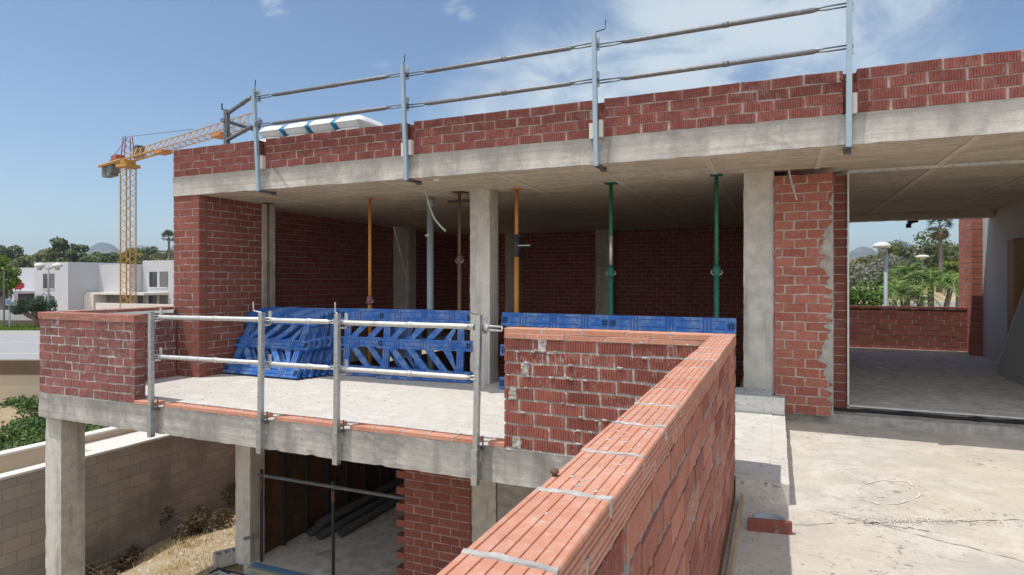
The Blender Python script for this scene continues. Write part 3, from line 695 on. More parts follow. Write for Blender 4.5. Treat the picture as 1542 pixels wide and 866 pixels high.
d = hit_v(778, 360, 8.42); t = prop(d.x, 8.42, FL, (M['orange'], M['orange']), 'orange prop with a black collar and side handle just right of the middle column', .47, .037, False, .14)
q = MB(); q.tube([(d.x, 8.42, .34), (d.x, 8.42, .66)], .052, 12); c = q.build('black_collar', M['darksteel'], t, True)
q = MB(); q.tube([(d.x, 8.40, .50), (d.x+.24, 8.36, .50)], .012, 8); q.build('handle', M['galv'], c)
d = hit_v(920, 360, 8.44); prop(d.x, 8.44, FL, (M['green'], M['green']), 'green prop with a worn silvery middle, left of the two green ones', .12, .034, True, .17)
q = MB(); q.tube([(d.x, 8.44, .2), (d.x, 8.44, .62)], .029, 12); q.build('worn_sleeve', M['galv'], [o for o in COL.objects if o.name.startswith('shoring_prop')][-1], True)
d = hit_v(1079, 360, 8.30); prop(d.x, 8.30, FL, (M['green'], M['green']), 'green prop with a wire loop collar, nearest to the wide concrete column', .12, .033, True, .15)
d = hit_v(692, 360, 8.37); t = prop(d.x, 8.37, FL, (M['rust'], M['rust']), 'rusty brown prop with a wide cross head left of the middle column', .32, .030, True, .2)
q = MB(); q.box((d.x-.19, 8.33, 1.19), (d.x+.28, 8.41, 1.225)); q.build('cross_head', M['darksteel'], t)
d = hit_v(404, 360, 8.27); prop(d.x, 8.27, FL, (M['rust'], M['rust']), 'thin rusty prop against the brickwork beside the left grey column', .25, .022, False, .16)
d = hit_v(648, 360, 8.70); t = thing('drain_pipe', (d.x, 8.70, FL), 'thick grey plastic drain pipe rising to the soffit in the room', 'pipe')
q = MB(); q.tube([(d.x, 8.70, LF), (d.x, 8.70, SO-.004)], .056, 18); q.build('pipe_run', M['pvc'], t, True)
q = MB(); q.tube([(d.x, 8.70, SO-.16), (d.x, 8.70, SO-.03)], .063, 18); q.tube([(d.x, 8.70, -1.1), (d.x, 8.70, -.98)], .063, 18); q.build('socket', M['pvc'], t, True)
q = MB(); q.tube([(d.x-.075, 8.69, .72), (d.x+.0, 8.63, .72)], .02, 8); q.build('bracket', M['whitecap'], t)
def cable(name, pts, r, mat, label):
    # smooth through the points
    P = [Vector(p) for p in pts]; out = []
    for k in range(len(P)-1):
        p0 = P[max(k-1, 0)]; p1 = P[k]; p2 = P[k+1]; p3 = P[min(k+2, len(P)-1)]
        for j in range(6):
            t = j/6; out.append(.5*((2*p1)+(p2-p0)*t+(2*p0-5*p1+4*p2-p3)*t*t+(3*p1-p0-3*p2+p3)*t**3))
    out.append(P[-1]); q = MB(); q.tube(out, r, 8)
    return tag(q.build(name, mat, None, True, base=P[0]), label, 'cable')
V0 = 7.75
cable('hanging_conduit', [hit_v(641, 272, V0)+Vector((0,0,.02)), hit_v(642, 290, V0), hit_v(648, 314, V0), hit_v(657, 333, V0-.05), hit_v(671, 348, V0-.1)], .014, M['cable'], 'grey flexible conduit hanging from the soffit near the grey drain pipe')
V0 = 7.95
cable('hanging_conduit', [hit_v(1188, 236, V0)+Vector((0,0,.03)), hit_v(1188, 255, V0), hit_v(1192, 275, V0), hit_v(1200, 301, V0-.03)], .012, M['cable'], 'pale conduit end dangling in front of the brick pillar top')
V0 = 14.9
cable('hanging_conduit', [hit_v(1382, 331.5, V0), hit_v(1374, 333, V0), hit_v(1369, 336, V0), hit_v(1368, 343, V0)], .05, M['black'], 'short black hose end hooking down at the far edge of the hall ceiling')
q = MB(); d = hit_h(658, 269, SO); q.lathe((d.x, d.y, SO-.035), [(.02,0),(.05,.01),(.055,.034)], 12); tag(q.build('ceiling_spacer', M['whitecap'], None, True, base=Vector((d.x, d.y, SO))), 'small white plastic spacer stuck to the soffit edge', 'spacer')
# ================================================================== BLUE BARRIER PANELS
BW, BH, BT = 1.60, 1.09, .055
def make_barrier():
    t = thing('barrier_panel', (0,0,0), '', 'barrier', 'blue plastic barrier panels')
    def member(name, polys, ribs=(), dep=BT):
        q = MB()
        for pts in polys: q.prism([(z, x) for (x, z) in pts], 'y', -dep/2, dep/2, 0)
        for (a, c) in ribs: q.box((a[0], -dep/2-.005, a[1]), (c[0], dep/2+.005, c[1]), 1)
        return q.build(name, [M['blue'], M['blue_rib']], t)
    def rect(x0, z0, x1, z1): return [(x0, z0), (x1, z0), (x1, z1), (x0, z1)]
    beams = (('top_beam', .90, BH), ('middle_beam', .47, .63), ('bottom_beam', .0, .165))
    for nm, z0, z1 in beams:
        rb = []
        for cx in (.34, .80, 1.26):
            for k in (-1, 0, 1): rb.append(((cx+k*.042-.007, z0+.004), (cx+k*.042+.007, z1-.004)))
        zz = z1-.05
        for a, c in ((.12, .26), (.42, .72), (.88, 1.18), (1.34, 1.48)): rb.append(((a, zz), (c, zz+.01))); rb.append(((a, z0+.045), (c, z0+.055)))
        mb_ = member(nm, [rect(0, z0, BW, z1)], rb, BT+.008)
    for x in (.10, 1.36):
        member('upright', [rect(x, .165, x+.105, .90)], [((x+.028, .17), (x+.036, .47)), ((x+.068, .17), (x+.076, .47)), ((x+.028, .63), (x+.036, .90)), ((x+.068, .63), (x+.076, .90))], BT)
    for k in range(4):
        x = .20+k*.31; w = .125
        member('brace', [[(x, .63), (x+w, .63), (min(x+w+.27, 1.37), .90), (min(x+.27, 1.37-.02), .90)]], (), BT*.8)
        member('brace', [[(min(x+.27, 1.34), .165), (min(x+w+.27, 1.37), .165), (x+w, .47), (x, .47)]], (), BT*.8)
    for z in (.985, .55, .082):
        for x in (.055, BW-.055):
            q = MB(); s = .045
            for k in (-1, 1):
                q.box((x+k*.016-.006, -BT/2-.014, z-s), (x+k*.016+.006, BT/2+.014, z+s)); q.box((x+k*.03-.014, -BT/2-.012, z-.022), (x+k*.03+.014, BT/2+.012, z-.012)); q.box((x+k*.03-.014, -BT/2-.012, z+.012), (x+k*.03+.014, BT/2+.012, z+.022))
            q.build('connector_slot', M['black'], t)
    return t
proto = make_barrier()
def place_barrier(u, v, rz, lean, label, first=False, z=FL+.006):
    o = proto if first else copy_tree(proto)
    o.location = (u, v, z); o.rotation_euler = (lean, 0, rz); o['label'] = label
    return o
# standing row (u = left end)
a1 = hit_h(497, 565, FL); a2 = hit_h(712, 577, FL)
place_barrier(-6.62, 8.13, R(7.5), R(-5), 'blue barrier panel standing open behind the third guardrail post, left one of the middle pair', True)
place_barrier(-5.83, 8.09, R(6.5), R(-6), 'blue barrier panel overlapping in front of the middle pair, ending at the pale middle column')
place_barrier(-3.66, 8.03, R(-2.5), R(-6), 'blue barrier panel right of the pale middle column, half hidden by the short parapet')
place_barrier(-2.06, 7.97, R(-2.0), R(-6), 'blue barrier panel at the right end of the row, below the wire looped green prop')
SL = ['front blue panel of the leaning stack, lowest and nearest the guardrail', 'second blue panel of the leaning stack, just behind the front one', 'third blue panel from the front in the leaning stack', 'fourth blue panel from the front in the leaning stack', 'fifth blue panel in the leaning stack, steeper than those before it', 'rearmost blue panel of the leaning stack, reaching furthest right towards the open pair']
for k in range(6):
    f = k/5
    place_barrier(-8.44+.035*k+(.10 if k == 5 else 0)+rnd(-.02, .02), 7.47+.105*k, R(rnd(-1.2, .8)), R(-29+f*15.5), SL[k], z=FL+.022)

# ================================================================== BAGS ON THE ROOF
for k in range(2):
    t = thing('wooden_pallet', (-6.95, 8.1, ST+.163*k), ['lower timber pallet under the white bags on the roof', 'upper timber pallet directly under the white bags on the roof'][k], 'pallet', 'pallets under the bags')
    q = MB()
    for j in range(6): q.box((-8.0, 7.72+j*.14, ST+.163*k+.125), (-5.9, 7.82+j*.14, ST+.163*k+.147))
    q.build('deck', M['wood'], t)
    for u in (-7.9, -6.95, -6.05): q = MB(); q.box((u-.05, 7.72, ST+.163*k), (u+.05, 8.52, ST+.163*k+.123)); q.build('bearer', M['wood'], t)
def bag(c, L, W, H, label, bl):
    t = thing('cement_bag', c, label, 'bag', 'white and blue paper bags stacked on the roof')
    q = MB(); nx, ny = 14, 8
    g0 = {}
    for sgn in (1, -1):
        for i in range(nx+1):
            for j in range(ny+1):
                a, b_ = i/nx*2-1, j/ny*2-1
                e = (1-abs(a)**6)**.5*(1-abs(b_)**5)**.5
                hgt = H/2*(e**.85)*(1+.10*nz(a*1.7+c[0]*5, b_*1.7, c[2]*9+sgn))
                g0[(sgn, i, j)] = q.add([(c[0]+a*L/2*(1-.03*abs(b_)**4), c[1]+b_*W/2, c[2]+H/2+sgn*hgt)])
    for sgn in (1, -1):
        for i in range(nx):
            for j in range(ny):
                ii = [g0[(sgn, i, j)], g0[(sgn, i+1, j)], g0[(sgn, i+1, j+1)], g0[(sgn, i, j+1)]]
                q.face(ii if sgn > 0 else ii[::-1], 1 if (i >= nx-bl or (bl and i == 0)) else 0)
    q.build('sack', [M['bag'], M['bag_blue']], t, True)
    return t
pos = ['leftmost', 'second from left', 'third from left', 'rightmost']
for r_ in range(3):
    for k in range(4):
        z = ST+.322+r_*.185; L = .51
        place = ['bottom', 'middle', 'top'][r_]
        bag((-7.74+k*.53+(.0 if r_ % 2 else .03), 8.08+rnd(-.02,.02), z), L, (.74), .205, f'white paper bag with blue print, {pos[k]} in the {place} row on the roof', 0 if (r_ == 2 and k == 3) else 1)
# ================================================================== SMALL THINGS ON THE TERRACES
t = thing('clay_tile', (.0, 4.38, FO), 'loose red clay tile lying on the shaded floor by the parapet foot', 'tile')
A_ = hit_h(1127, 800, FO); B_ = hit_h(1193, 806, FO)
ang = math.atan2(B_.y-A_.y, B_.x-A_.x)
t.location = (A_.x, A_.y, FO); t.rotation_euler = (0, 0, ang)
q = MB(); Lt = (B_-A_).length
q.prism([(0,0),(.0,.084),(.03,.086),(.035,.05),(.05,.045),(.05,0)], 'x', 0, Lt, 0)
q.build('tile_body', M['tile_dark'] if 'tile_dark' in M else M['brick'], t, base=Vector((0,0,0)))
q = MB(); q.box((0,-.002,.03),(Lt,.0,.036)); q.box((0,-.002,.06),(Lt,0,.066)); q.build('tile_rib', M['brick'], t, base=Vector((0,0,0)))
d = hit_h(1158, 780.5, FO+.05); q = MB(); q.lathe((d.x, d.y, FO), [(.105,0),(.115,.01),(.115,.045),(.105,.05),(.095,.045),(.09,.03),(0.01,.028)], 28)
tag(q.build('bucket_lid', M['pvc'], None, True, base=Vector((d.x, d.y, FO))), 'round grey blue lid lying behind the loose clay tile', 'lid')
q = MB(); P = [hit_h(1099, 864, FO), hit_h(1107.5, 760, FO)]; 
q.box((-.262, .5, FO), (-.232, 5.1, FO+.06), 0, .5, .004); tag(q.build('timber_batten', M['wood'], None, base=Vector((-.25, 2.5, FO))), 'long pale timber batten lying along the parapet foot', 'batten')
q = MB(); d = hit_h(835, 716, HW); q.lathe((d.x, d.y, HW), [(.006,-.01),(.006,.006),(.011,.007),(.010,.013),(.004,.016)], 10)
tag(q.build('rusty_bolt', M['rust'], None, True, base=Vector((d.x, d.y, HW))), 'rusty bolt stub sticking out of a mortar joint on the foreground tile coping', 'bolt')
t = thing('plaster_board', (3.36, 11.5, FL), 'large grey green board leaning against the rendered hall wall', 'board')
q = MB(); zt = 1.75
q.add([]); v0, v1 = 9.9, 12.62
q.prism([(FL+.002, 3.34), (FL+.002, 3.355), (FL+zt, 3.853), (FL+zt, 3.838)], 'y', v0, v1); q.build('board_sheet', M['gypsum'], t)
q = MB(); q.prism([(FL+.0, 3.336), (FL+.002, 3.34), (FL+zt, 3.838), (FL+zt, 3.834)], 'y', v1-.03, v1+.002); q.build('edge_tape', M['render'], t)
# chalk scrawl and debris on the screed
q = MB(); cx, cy = 1337, 742; pts = []
for k in range(41):
    a = k/40*2*PI; pts.append(hit_h(cx+46*math.cos(a)+6*nz(k*.3, 1), cy+18*math.sin(a)+3*nz(k*.4, 2), FO))
def ribbon(q, pts, w, z):
    for k in range(len(pts)-1):
        p0, p1 = pts[k], pts[k+1]; d = (p1-p0).normalized(); s = Vector((-d.y, d.x, 0))*w*max(.06, 1.9*nz(k*.45, 4)+.35)
        i = q.add([(p0.x-s.x, p0.y-s.y, z), (p0.x+s.x, p0.y+s.y, z), (p1.x+s.x, p1.y+s.y, z), (p1.x-s.x, p1.y-s.y, z)]); q.face([i, i+1, i+2, i+3])
ribbon(q, pts, .014, FO+.006)
tag(q.build('chalk_mark', M['chalk'], None, base=Vector((2.2, 4.6, FO))), 'faint white chalk ring scrawled on the sunlit screed', 'chalk mark')
q = MB()
for (x0, y0, x1, y1, w, sd) in ((1195, 790, 1560, 782, .016, 1), (1230, 768, 1560, 850, .012, 2), (1300, 786, 1400, 800, .02, 3)):
    L_ = [hit_h(x0+(x1-x0)*k/60, y0+(y1-y0)*k/60+2.2*nz(k*.13, sd)+1.2*nz(k*.6, sd), FO) for k in range(61)]
    for k in range(60):
        p0, p1 = L_[k], L_[k+1]; w0 = w*max(.04, .45+1.3*nz(k*.22, sd*5)); w1 = w*max(.04, .45+1.3*nz((k+1)*.22, sd*5))
        i = q.add([(p0.x, p0.y-w0, FO+.0055), (p0.x, p0.y+w0*.7, FO+.0055), (p1.x, p1.y+w1*.7, FO+.0055), (p1.x, p1.y-w1, FO+.0055)]); q.face([i, i+1, i+2, i+3])
tag(q.build('grime', plain('grime', (.40,.37,.33), .95, 0, .35, 25, .3, 60, (.55,.51,.46), (.5,.6))), 'dirty irregular mortar lines across the screed', 'dirt', kind='stuff')
q = MB(); rg = random.Random(11)
def crumb(q, x, y, z, s):
    i = q.add([(x+s*rg.uniform(.6,1.2)*math.cos(a), y+s*rg.uniform(.6,1.2)*math.sin(a), z) for a in (0,1.3,2.5,3.8,5.1)]+[(x+rg.uniform(-.3,.3)*s, y+rg.uniform(-.3,.3)*s, z+s*rg.uniform(.5,1))])
    for k in range(5): q.face([i+k, i+(k+1) % 5, i+5])
for k in range(200):
    u = rg.uniform(-.2, 6); v = rg.uniform(1.5, 8.3)
    if -.32 < u < .11 and v > 5.1: continue
    crumb(q, u, v, FO+.002, rg.uniform(.002, .007))
for k in range(500):     # swept line of dirt
    px = rg.gauss(1390, 90); py = 785+(px-1390)*.03+rg.gauss(0, 3); d = hit_h(px, py, FO); crumb(q, d.x, d.y, FO+.002, rg.uniform(.002, .006))
for k in range(140):
    d = hit_h(rg.gauss(1345, 22), 789+rg.gauss(0, 4), FO); crumb(q, d.x, d.y, FO+.002, rg.uniform(.002, .007))
for k in range(160): crumb(q, rg.uniform(-.23, -.02), rg.uniform(1.2, 5.1), FO+.002, rg.uniform(.002, .008))
for k in range(150): crumb(q, rg.uniform(-8, -2.4), rg.uniform(5.6, 8), FL+.003, rg.uniform(.004, .012))
tag(q.build('debris', plain('grit', (.28,.25,.22), .95, 0, .5, 30, .2)), 'crumbs of mortar and grit scattered on the concrete', 'debris', kind='stuff')
# ================================================================== GARAGE: pipes, blocks, sill
GL = ['dark plastic pipe at the panelled wall, back one on the garage floor', 'dark plastic pipe in the middle of the garage floor bundle', 'dark plastic pipe at the front of the garage floor bundle', 'dark plastic pipe resting on top of the bundle at the panelled wall']
for k, (du, dz, v0) in enumerate(((.0, 0, 8.35), (.30, 0, 8.3), (.62, 0, 8.55), (.13, .13, 8.45))):
    u = -7.40+du*.8; q = MB(); r = .072
    n = 16; i0 = q.add([(u+rr*math.cos(2*PI*j/n), vv, LF+r+.003+dz+rr*math.sin(2*PI*j/n)) for (rr, vv) in ((r*.86, v0+.6), (r*.86, v0), (r, v0), (r, v0+7.5)) for j in range(n)])
    for a in range(3):
        for j in range(n): q.face([i0+a*n+j, i0+a*n+(j+1) % n, i0+(a+1)*n+(j+1) % n, i0+(a+1)*n+j])
    tag(q.build('plastic_pipe', M['pvc_dark'], None, True, base=Vector((u, v0, LF))), GL[k], 'pipe', 'pipes stored on the garage floor')
def hollow_block(u, v, z, rz, label):
    t = thing('concrete_block', (u, v, z), label, 'block', 'hollow concrete blocks by the garage column'); t.rotation_euler = (0, 0, rz)
    q = MB(); L, W, H = .40, .20, .20
    q.box((-L/2, -W/2, 0), (L/2, -W/2+.03, H)); q.box((-L/2, W/2-.03, 0), (L/2, W/2, H))
    for k in range(4):
        x = -L/2+k*(L-.03)/3; q.box((x, -W/2+.03, 0), (x+.03, W/2-.03, H-.001))
    q.build('block_shell', M['column'], t, base=Vector((0,0,0))); return t
d = hit_h(372, 846, LF-.0); hollow_block(d.x-.02, 6.75, LF-.22, R(-8), 'hollow concrete block lying open side up in front of the garage column')
hollow_block(-7.42, 6.80, LF-.22, R(4), 'hollow concrete block right beside the front one, near the garage edge')
hollow_block(-8.22, 7.35, LF-.18, R(60), 'hollow concrete block tilted into the grass left of the garage column')
q = MB(); q.box((-7.5, 7.06, LF-.02), (-4.8, 7.115, LF+.012)); tag(q.build('sill_plank', plain('greenish_plank', (.33,.36,.24), .8, 0, .25, 5, .2), None, base=Vector((-6.2, 7.1, LF))), 'greenish plank along the garage floor edge', 'plank')
q = MB(); q.box((-7.5, 7.13, LF+.001), (-4.85, 7.25, LF+.02), 0, .5, .006); tag(q.build('foam_strip', plain('blue_foam', (.12,.25,.42), .8, 0, .3, 5, .3), None, base=Vector((-6.2, 7.2, LF))), 'torn blue foam strip on the garage floor edge', 'foam strip')
q = MB(); q.rough((-8.1, 6.9, LF-.27), (-4.7, 7.06, LF-.10), .1, .015, 0, 'xXyYzZ'); tag(q.build('bitumen_sheet', M['black'], None, base=Vector((-6.4, 7, LF-.2))), 'black bitumen membrane edge under the garage sill', 'membrane')

# ================================================================== YARD, WALLS TO THE LEFT
def yard_h(u, v):
    return -5.22+.05*max(-2, min(6, v-6))+max(0, (u+11))*.19*(1 if u < -7.6 else 0)+(.19*3.4 if u >= -7.6 else 0)+.06*nz(u*.8, v*.8)+.03*nz(u*3, v*3)
def sheet(name, u0, u1, v0, v1, n, m_, h, mat, kind='structure', label=None):
    q = MB()
    ids = [[q.add([(u0+(u1-u0)*i/n, v0+(v1-v0)*j/m_, h(u0+(u1-u0)*i/n, v0+(v1-v0)*j/m_))]) for j in range(m_+1)] for i in range(n+1)]
    for i in range(n):
        for j in range(m_): q.face([ids[i][j], ids[i+1][j], ids[i+1][j+1], ids[i][j+1]])
    o = q.build(name, mat, None, True); tag(o, None, None, None, kind); return o
sheet('yard', -11.02, 4, -14, 24, 60, 120, lambda u, v: min(yard_h(u, v), LF-.24), M['dry'])
q = MB(); rg = random.Random(21)
def blade(q, x, y, z, h, w, t, bend=.4):
    a = rg.uniform(0, 2*PI); dx, dy = math.cos(a), math.sin(a); b = rg.uniform(.1, bend)*h
    i = q.add([(x-dy*w, y+dx*w, z), (x+dy*w, y-dx*w, z), (x+dx*b*.4-dy*w*.7, y+dy*b*.4+dx*w*.7, z+h*.6), (x+dx*b*.4+dy*w*.7, y+dy*b*.4-dx*w*.7, z+h*.6), (x+dx*b, y+dy*b, z+h)])
    q.face([i, i+1, i+3, i+2], 0, None, t); q.face([i+2, i+3, i+4], 0, None, t)
for k in range(17000):
    u = rg.uniform(-10.8, -7.0); v = rg.uniform(5.2, 13.5)
    dens = .50+1.2*nz(u*1.3, v*1.3, 5)
    if rg.random() > dens or (u > -7.95 and v > 6.6): continue
    blade(q, u, v, min(yard_h(u, v), LF-.24)-.01, rg.uniform(.03, .10)*(1+2.2*max(0, nz(u*2.1, v*2.1, 9))), rg.uniform(.003, .009), rg.random(), 1.3)
for k in range(500):
    u = rg.uniform(-10.6, -7.4); v = rg.uniform(5.4, 12.5)
    if u > -7.95 and v > 6.6: continue
    z = min(yard_h(u, v), LF-.24); s_ = rg.uniform(.015, .06); i = q.add([(u+s_*rg.uniform(.6,1.2)*math.cos(a), v+s_*rg.uniform(.6,1.2)*math.sin(a), z-.01) for a in (0,1.3,2.5,3.8,5.1)]+[(u+rg.uniform(-.3,.3)*s_, v, z+s_*.7)])
    for j in range(5): q.face([i+j, i+(j+1) % 5, i+5], 1)
tag(q.build('dry_grass', [M['straw'], M['floor']]), 'dry yellow grass on the slope below the house', 'grass', kind='stuff')
def leaf_ball(q, c, r, n, s, sq=1.0, m_=0, t0=0.0, t1=1.0, hollow=.35):
    for k in range(n):
        d = Vector((rg.gauss(0,1), rg.gauss(0,1), rg.gauss(0,1))).normalized(); rr = r*(hollow+(1-hollow)*rg.random()**.5)
        p = Vector(c)+Vector((d.x*rr, d.y*rr, d.z*rr*sq))
        nrm = (d+Vector((rg.gauss(0,.6), rg.gauss(0,.6), rg.gauss(0,.6)+.3))).normalized()
        a = nrm.cross(Vector((rg.gauss(0,1), rg.gauss(0,1), rg.gauss(0,1)))).normalized(); b_ = nrm.cross(a)
        s_ = s*rg.uniform(.6, 1.4)
        i = q.add([p-a*s_, p-b_*s_*.5, p+a*s_, p+b_*s_*.5]); q.face([i, i+1, i+2, i+3], m_, None, t0+(t1-t0)*rg.random())
DS = ['low brown dry shrub at the foot of the block wall, nearest the corner column', 'dark brown dry shrub at the block wall between two others', 'tall tangled dry shrub at the block wall beside the garage column', 'small dry shrub at the far end of the block wall']
for k, (v, r) in enumerate(((6.6, .36), (8.6, .40), (10.3, .50), (11.8, .42))):
    u = -10.45+.1*(k % 2); z = yard_h(u, v)
    t = thing('dry_shrub', (u, v, z), DS[k], 'shrub', 'dry shrubs along the block wall')
    q = MB()
    for j in range(12): leaf_ball(q, (u+rg.gauss(0, r*.5), v+rg.gauss(0, r*.9), z+rg.uniform(.1, r*1.0)), r*.45, 150, .03)
    q.build('foliage', M['dryshrub'], t)
    q = MB()
    for j in range(9): q.tube([(u, v, z-.05), (u+rg.gauss(0, .12), v+rg.gauss(0,.2), z+.25), (u+rg.gauss(0, r*.5), v+rg.gauss(0, r*.6), z+r*1.2)], [.014, .009, .004], 5)
    q.build('stem', M['bark'], t)
t = thing('block_wall', (-11.1, 6, -5.3), 'tan concrete block retaining wall with a white coping beside the house yard', 'wall')
q = MB(); q.box((-11.2, -8, -5.6), (-11.0, 15, -3.10)); q.build('blockwork', M['blockwork'], t)
q = MB(); q.rough((-11.22, -8, -3.10), (-10.98, 15, -3.06), .25, .004); q.build('wall_coping', M['whitecap'], t)
t = thing('cream_wall', (-12.05, 6, -3.6), 'low smooth cream wall running beside the block wall', 'wall')
q = MB(); q.box((-12.2, -8, -3.6), (-12.0, 10.0, -2.98)); q.build('wall_body', M['cream'], t)
q = MB(); q.rough((-12.22, -8, -2.98), (-11.98, 10.0, -2.945), .25, .003); q.build('wall_coping', M['whitecap'], t)
q = MB(); q.box((-12.0, -8, -3.4), (-11.2, 13, -3.33)); q.box((-12.0, 7.2, -3.33), (-11.2, 13, -3.10)); tag(q.build('path', M['whitecap']), None, None, None, 'structure')
def bed_h(u, v):
    # planted bank rising gently towards the road wall
    X = u*C_+v*S_; z = -u*S_+v*C_
    return -3.12+max(0, min(1, (z-12)/5))*.18+.10*nz(u*.7, v*.7)
sheet('planting_bed', -34, -12.2, 1, 13, 60, 40, bed_h, M['soil'])
q = MB()
for k in range(900):
    u = rg.uniform(-19, -12.5); v = rg.uniform(3.5, 12)
    if nz(u*.45, v*.45, 2)+.16 < 0: continue
    leaf_ball(q, (u, v, bed_h(u, v)+.05), rg.uniform(.16, .34), 60, .05, .6)
tag(q.build('ground_cover', M['cover']), 'bright green creeping plants on the bank beyond the cream wall', 'plants', kind='stuff')
q = MB()
for k in range(60):
    u = rg.uniform(-17, -12.5); v = rg.uniform(3.0, 9)
    if nz(u*.6, v*.6, 7) < .1: continue
    leaf_ball(q, (u, v, bed_h(u, v)+.06), rg.uniform(.14, .24), 60, .04, .8)
tag(q.build('silver_shrubs', M['greyleaf']), 'low grey green bushes on the sandy bank', 'plants', kind='stuff')
# things laid out square to the viewing direction: road etc.
MC = Matrix.Rotation(TH, 4, 'Z')      # local x = across, local y = away
def cam(X, z, h): return Vector((X*C_-z*S_, X*S_+z*C_, h))
RH = -2.33
t = thing('road_wall', cam(-16, 15.2, -3.2), 'cream road retaining wall with a dark brown band along its top', 'wall')
q = MB(); q.box((-40, 15.0, -3.4), (-6.5, 15.2, -2.32), M=MC); q.build('wall_body', M['cream'], t)
q = MB(); q.box((-40, 14.97, -2.32), (-6.5, 15.23, -1.99), M=MC); q.build('wall_band', plain('brown_band', (.13,.085,.055), .85, 0, .2, 3, .2), t)
q = MB(); q.box((-90, 15.2, RH-.4), (-6.5, 26.3, RH), M=MC); tag(q.build('road', M['asphalt']), None, None, None, 'structure')
q = MB(); q.box((-90, 26.3, RH-.4), (-6.5, 26.45, RH+.12), M=MC); tag(q.build('kerb', M['whitecap']), None, None, None, 'structure')
for k in range(2):
    q = MB(); q.box((-60, 19.2+k*3.4, RH+.004), (-8, 19.3+k*3.4, RH+.006), M=MC); tag(q.build('road_marking', M['chalk']), None, None, None, 'structure')
q = MB(); q.box((-90, 26.45, RH-.4), (-6.5, 29.6, RH+.08), M=MC); tag(q.build('lawn', M['soil']), None, None, None, 'structure')
q = MB()
for k in range(9000):
    p = cam(rg.uniform(-26, -16), rg.uniform(26.5, 29.5), RH+.07); blade(q, p.x, p.y, p.z, rg.uniform(.05, .16), .018, rg.random(), .6)
tag(q.build('lawn_grass', M['lawn']), 'strip of sunlit lawn beyond the road', 'grass', kind='stuff')
t = thing('boundary_wall', cam(-20, 29.8, RH), 'low brown hedge topped boundary wall behind the lawn strip', 'wall')
q = MB(); q.box((-60, 29.7, RH), (-8, 29.95, RH+.34), M=MC); q.build('wall_body', plain('brown_stone', (.16,.13,.09), .95, 0, .3, 3, .4), t)
q = MB(); q.box((-60, 30.4, RH-.2), (-8, 30.6, RH+.80), M=MC); q.build('rear_wall_body', M['render'], t)
# ground out to the horizon
sheet('ground', -3000, -34, -3000, 3000, 4, 4, lambda u, v: -3.9, M['soil'])
sheet('ground', -34, 3000, 24, 3000, 4, 4, lambda u, v: -3.9, M['soil'])
sheet('ground', -34, 3000, -3000, 24, 4, 4, lambda u, v: -5.9, M['soil'])
q = MB(); q.box((-6.2, 19, -4.4), (9, 33, -4.0), M=MC); tag(q.build('car_park', M['asphalt']), None, None, None, 'structure')
# ================================================================== CAR
def make_car(name, loc, rz, label):
    t = thing(name, loc, label, 'car'); t.rotation_euler = (0, 0, rz); B0 = Vector((0,0,0))
    q = MB()
    prof = [(-2.1,.35),(-2.12,.62),(-2.0,.86),(-1.75,.92),(-1.0,.95),(.9,.95),(1.75,.82),(2.05,.66),(2.1,.38),(1.9,.22),(-1.9,.22)]
    sec = [(-.86,.97),(-.80,1.0),(.80,1.0),(.86,.97)]
    ids = []
    for (y, sc) in sec: ids.append(q.add([(x*(1 if abs(y) < .85 else .985), y, .22+(z-.22)*sc) for (x, z) in prof]))
    n = len(prof)
    for k in range(3):
        for j in range(n): q.face([ids[k]+j, ids[k]+(j+1) % n, ids[k+1]+(j+1) % n, ids[k+1]+j])
    q.face([ids[0]+n-1-j for j in range(n)]); q.face([ids[3]+j for j in range(n)]); q.build('body', M['car_white'], t, base=B0)
    q = MB(); a = q.add([(-1.7,-.76,.93),(.95,-.76,.94),(.95,.76,.94),(-1.7,.76,.93),(-1.15,-.62,1.43),(.15,-.62,1.45),(.15,.62,1.45),(-1.15,.62,1.43)])
    for f in ((0,1,5,4),(1,2,6,5),(2,3,7,6),(3,0,4,7)): q.face([a+k for k in f])
    q.build('window', M['glass'], t, base=B0)
    q = MB(); q.prism([(-.63,1.425),(.63,1.425),(.58,1.48),(-.58,1.48)], 'x', -1.17, .17); 
    for sy in (-1, 1):
        for (x0, x1) in ((-1.7,-1.15), (.95,.15)): q.tube([(x0, sy*.765, .93), (x1, sy*.625, 1.44)], .035, 6)
        q.tube([(-.35, sy*.77, .94), (-.35, sy*.63, 1.45)], .03, 6)
    q.build('roof', M['car_white'], t, base=B0)
    for x in (-1.3, 1.32):
        for sy in (-1, 1):
            q = MB(); q.tube([(x, sy*.70, .31), (x, sy*.875, .31)], .31, 20); w = q.build('wheel', M['tyre'], t, True, base=B0)
            q = MB(); q.tube([(x, sy*.86, .31), (x, sy*.885, .31)], .19, 14); q.build('rim', M['galv'], w, True, base=B0)
    for sy in (-1, 1):
        q = MB(); q.box((1.9, sy*.55-.15, .6), (2.085, sy*.55+.15, .74)); q.build('headlight', M['whitecap'], t, base=B0)
    return t
p = cam(-2.4, 21.6, -4.0); make_car('parked_car', p, TH+R(178), 'white parked car glimpsed through the lower gaps of the blue barriers')

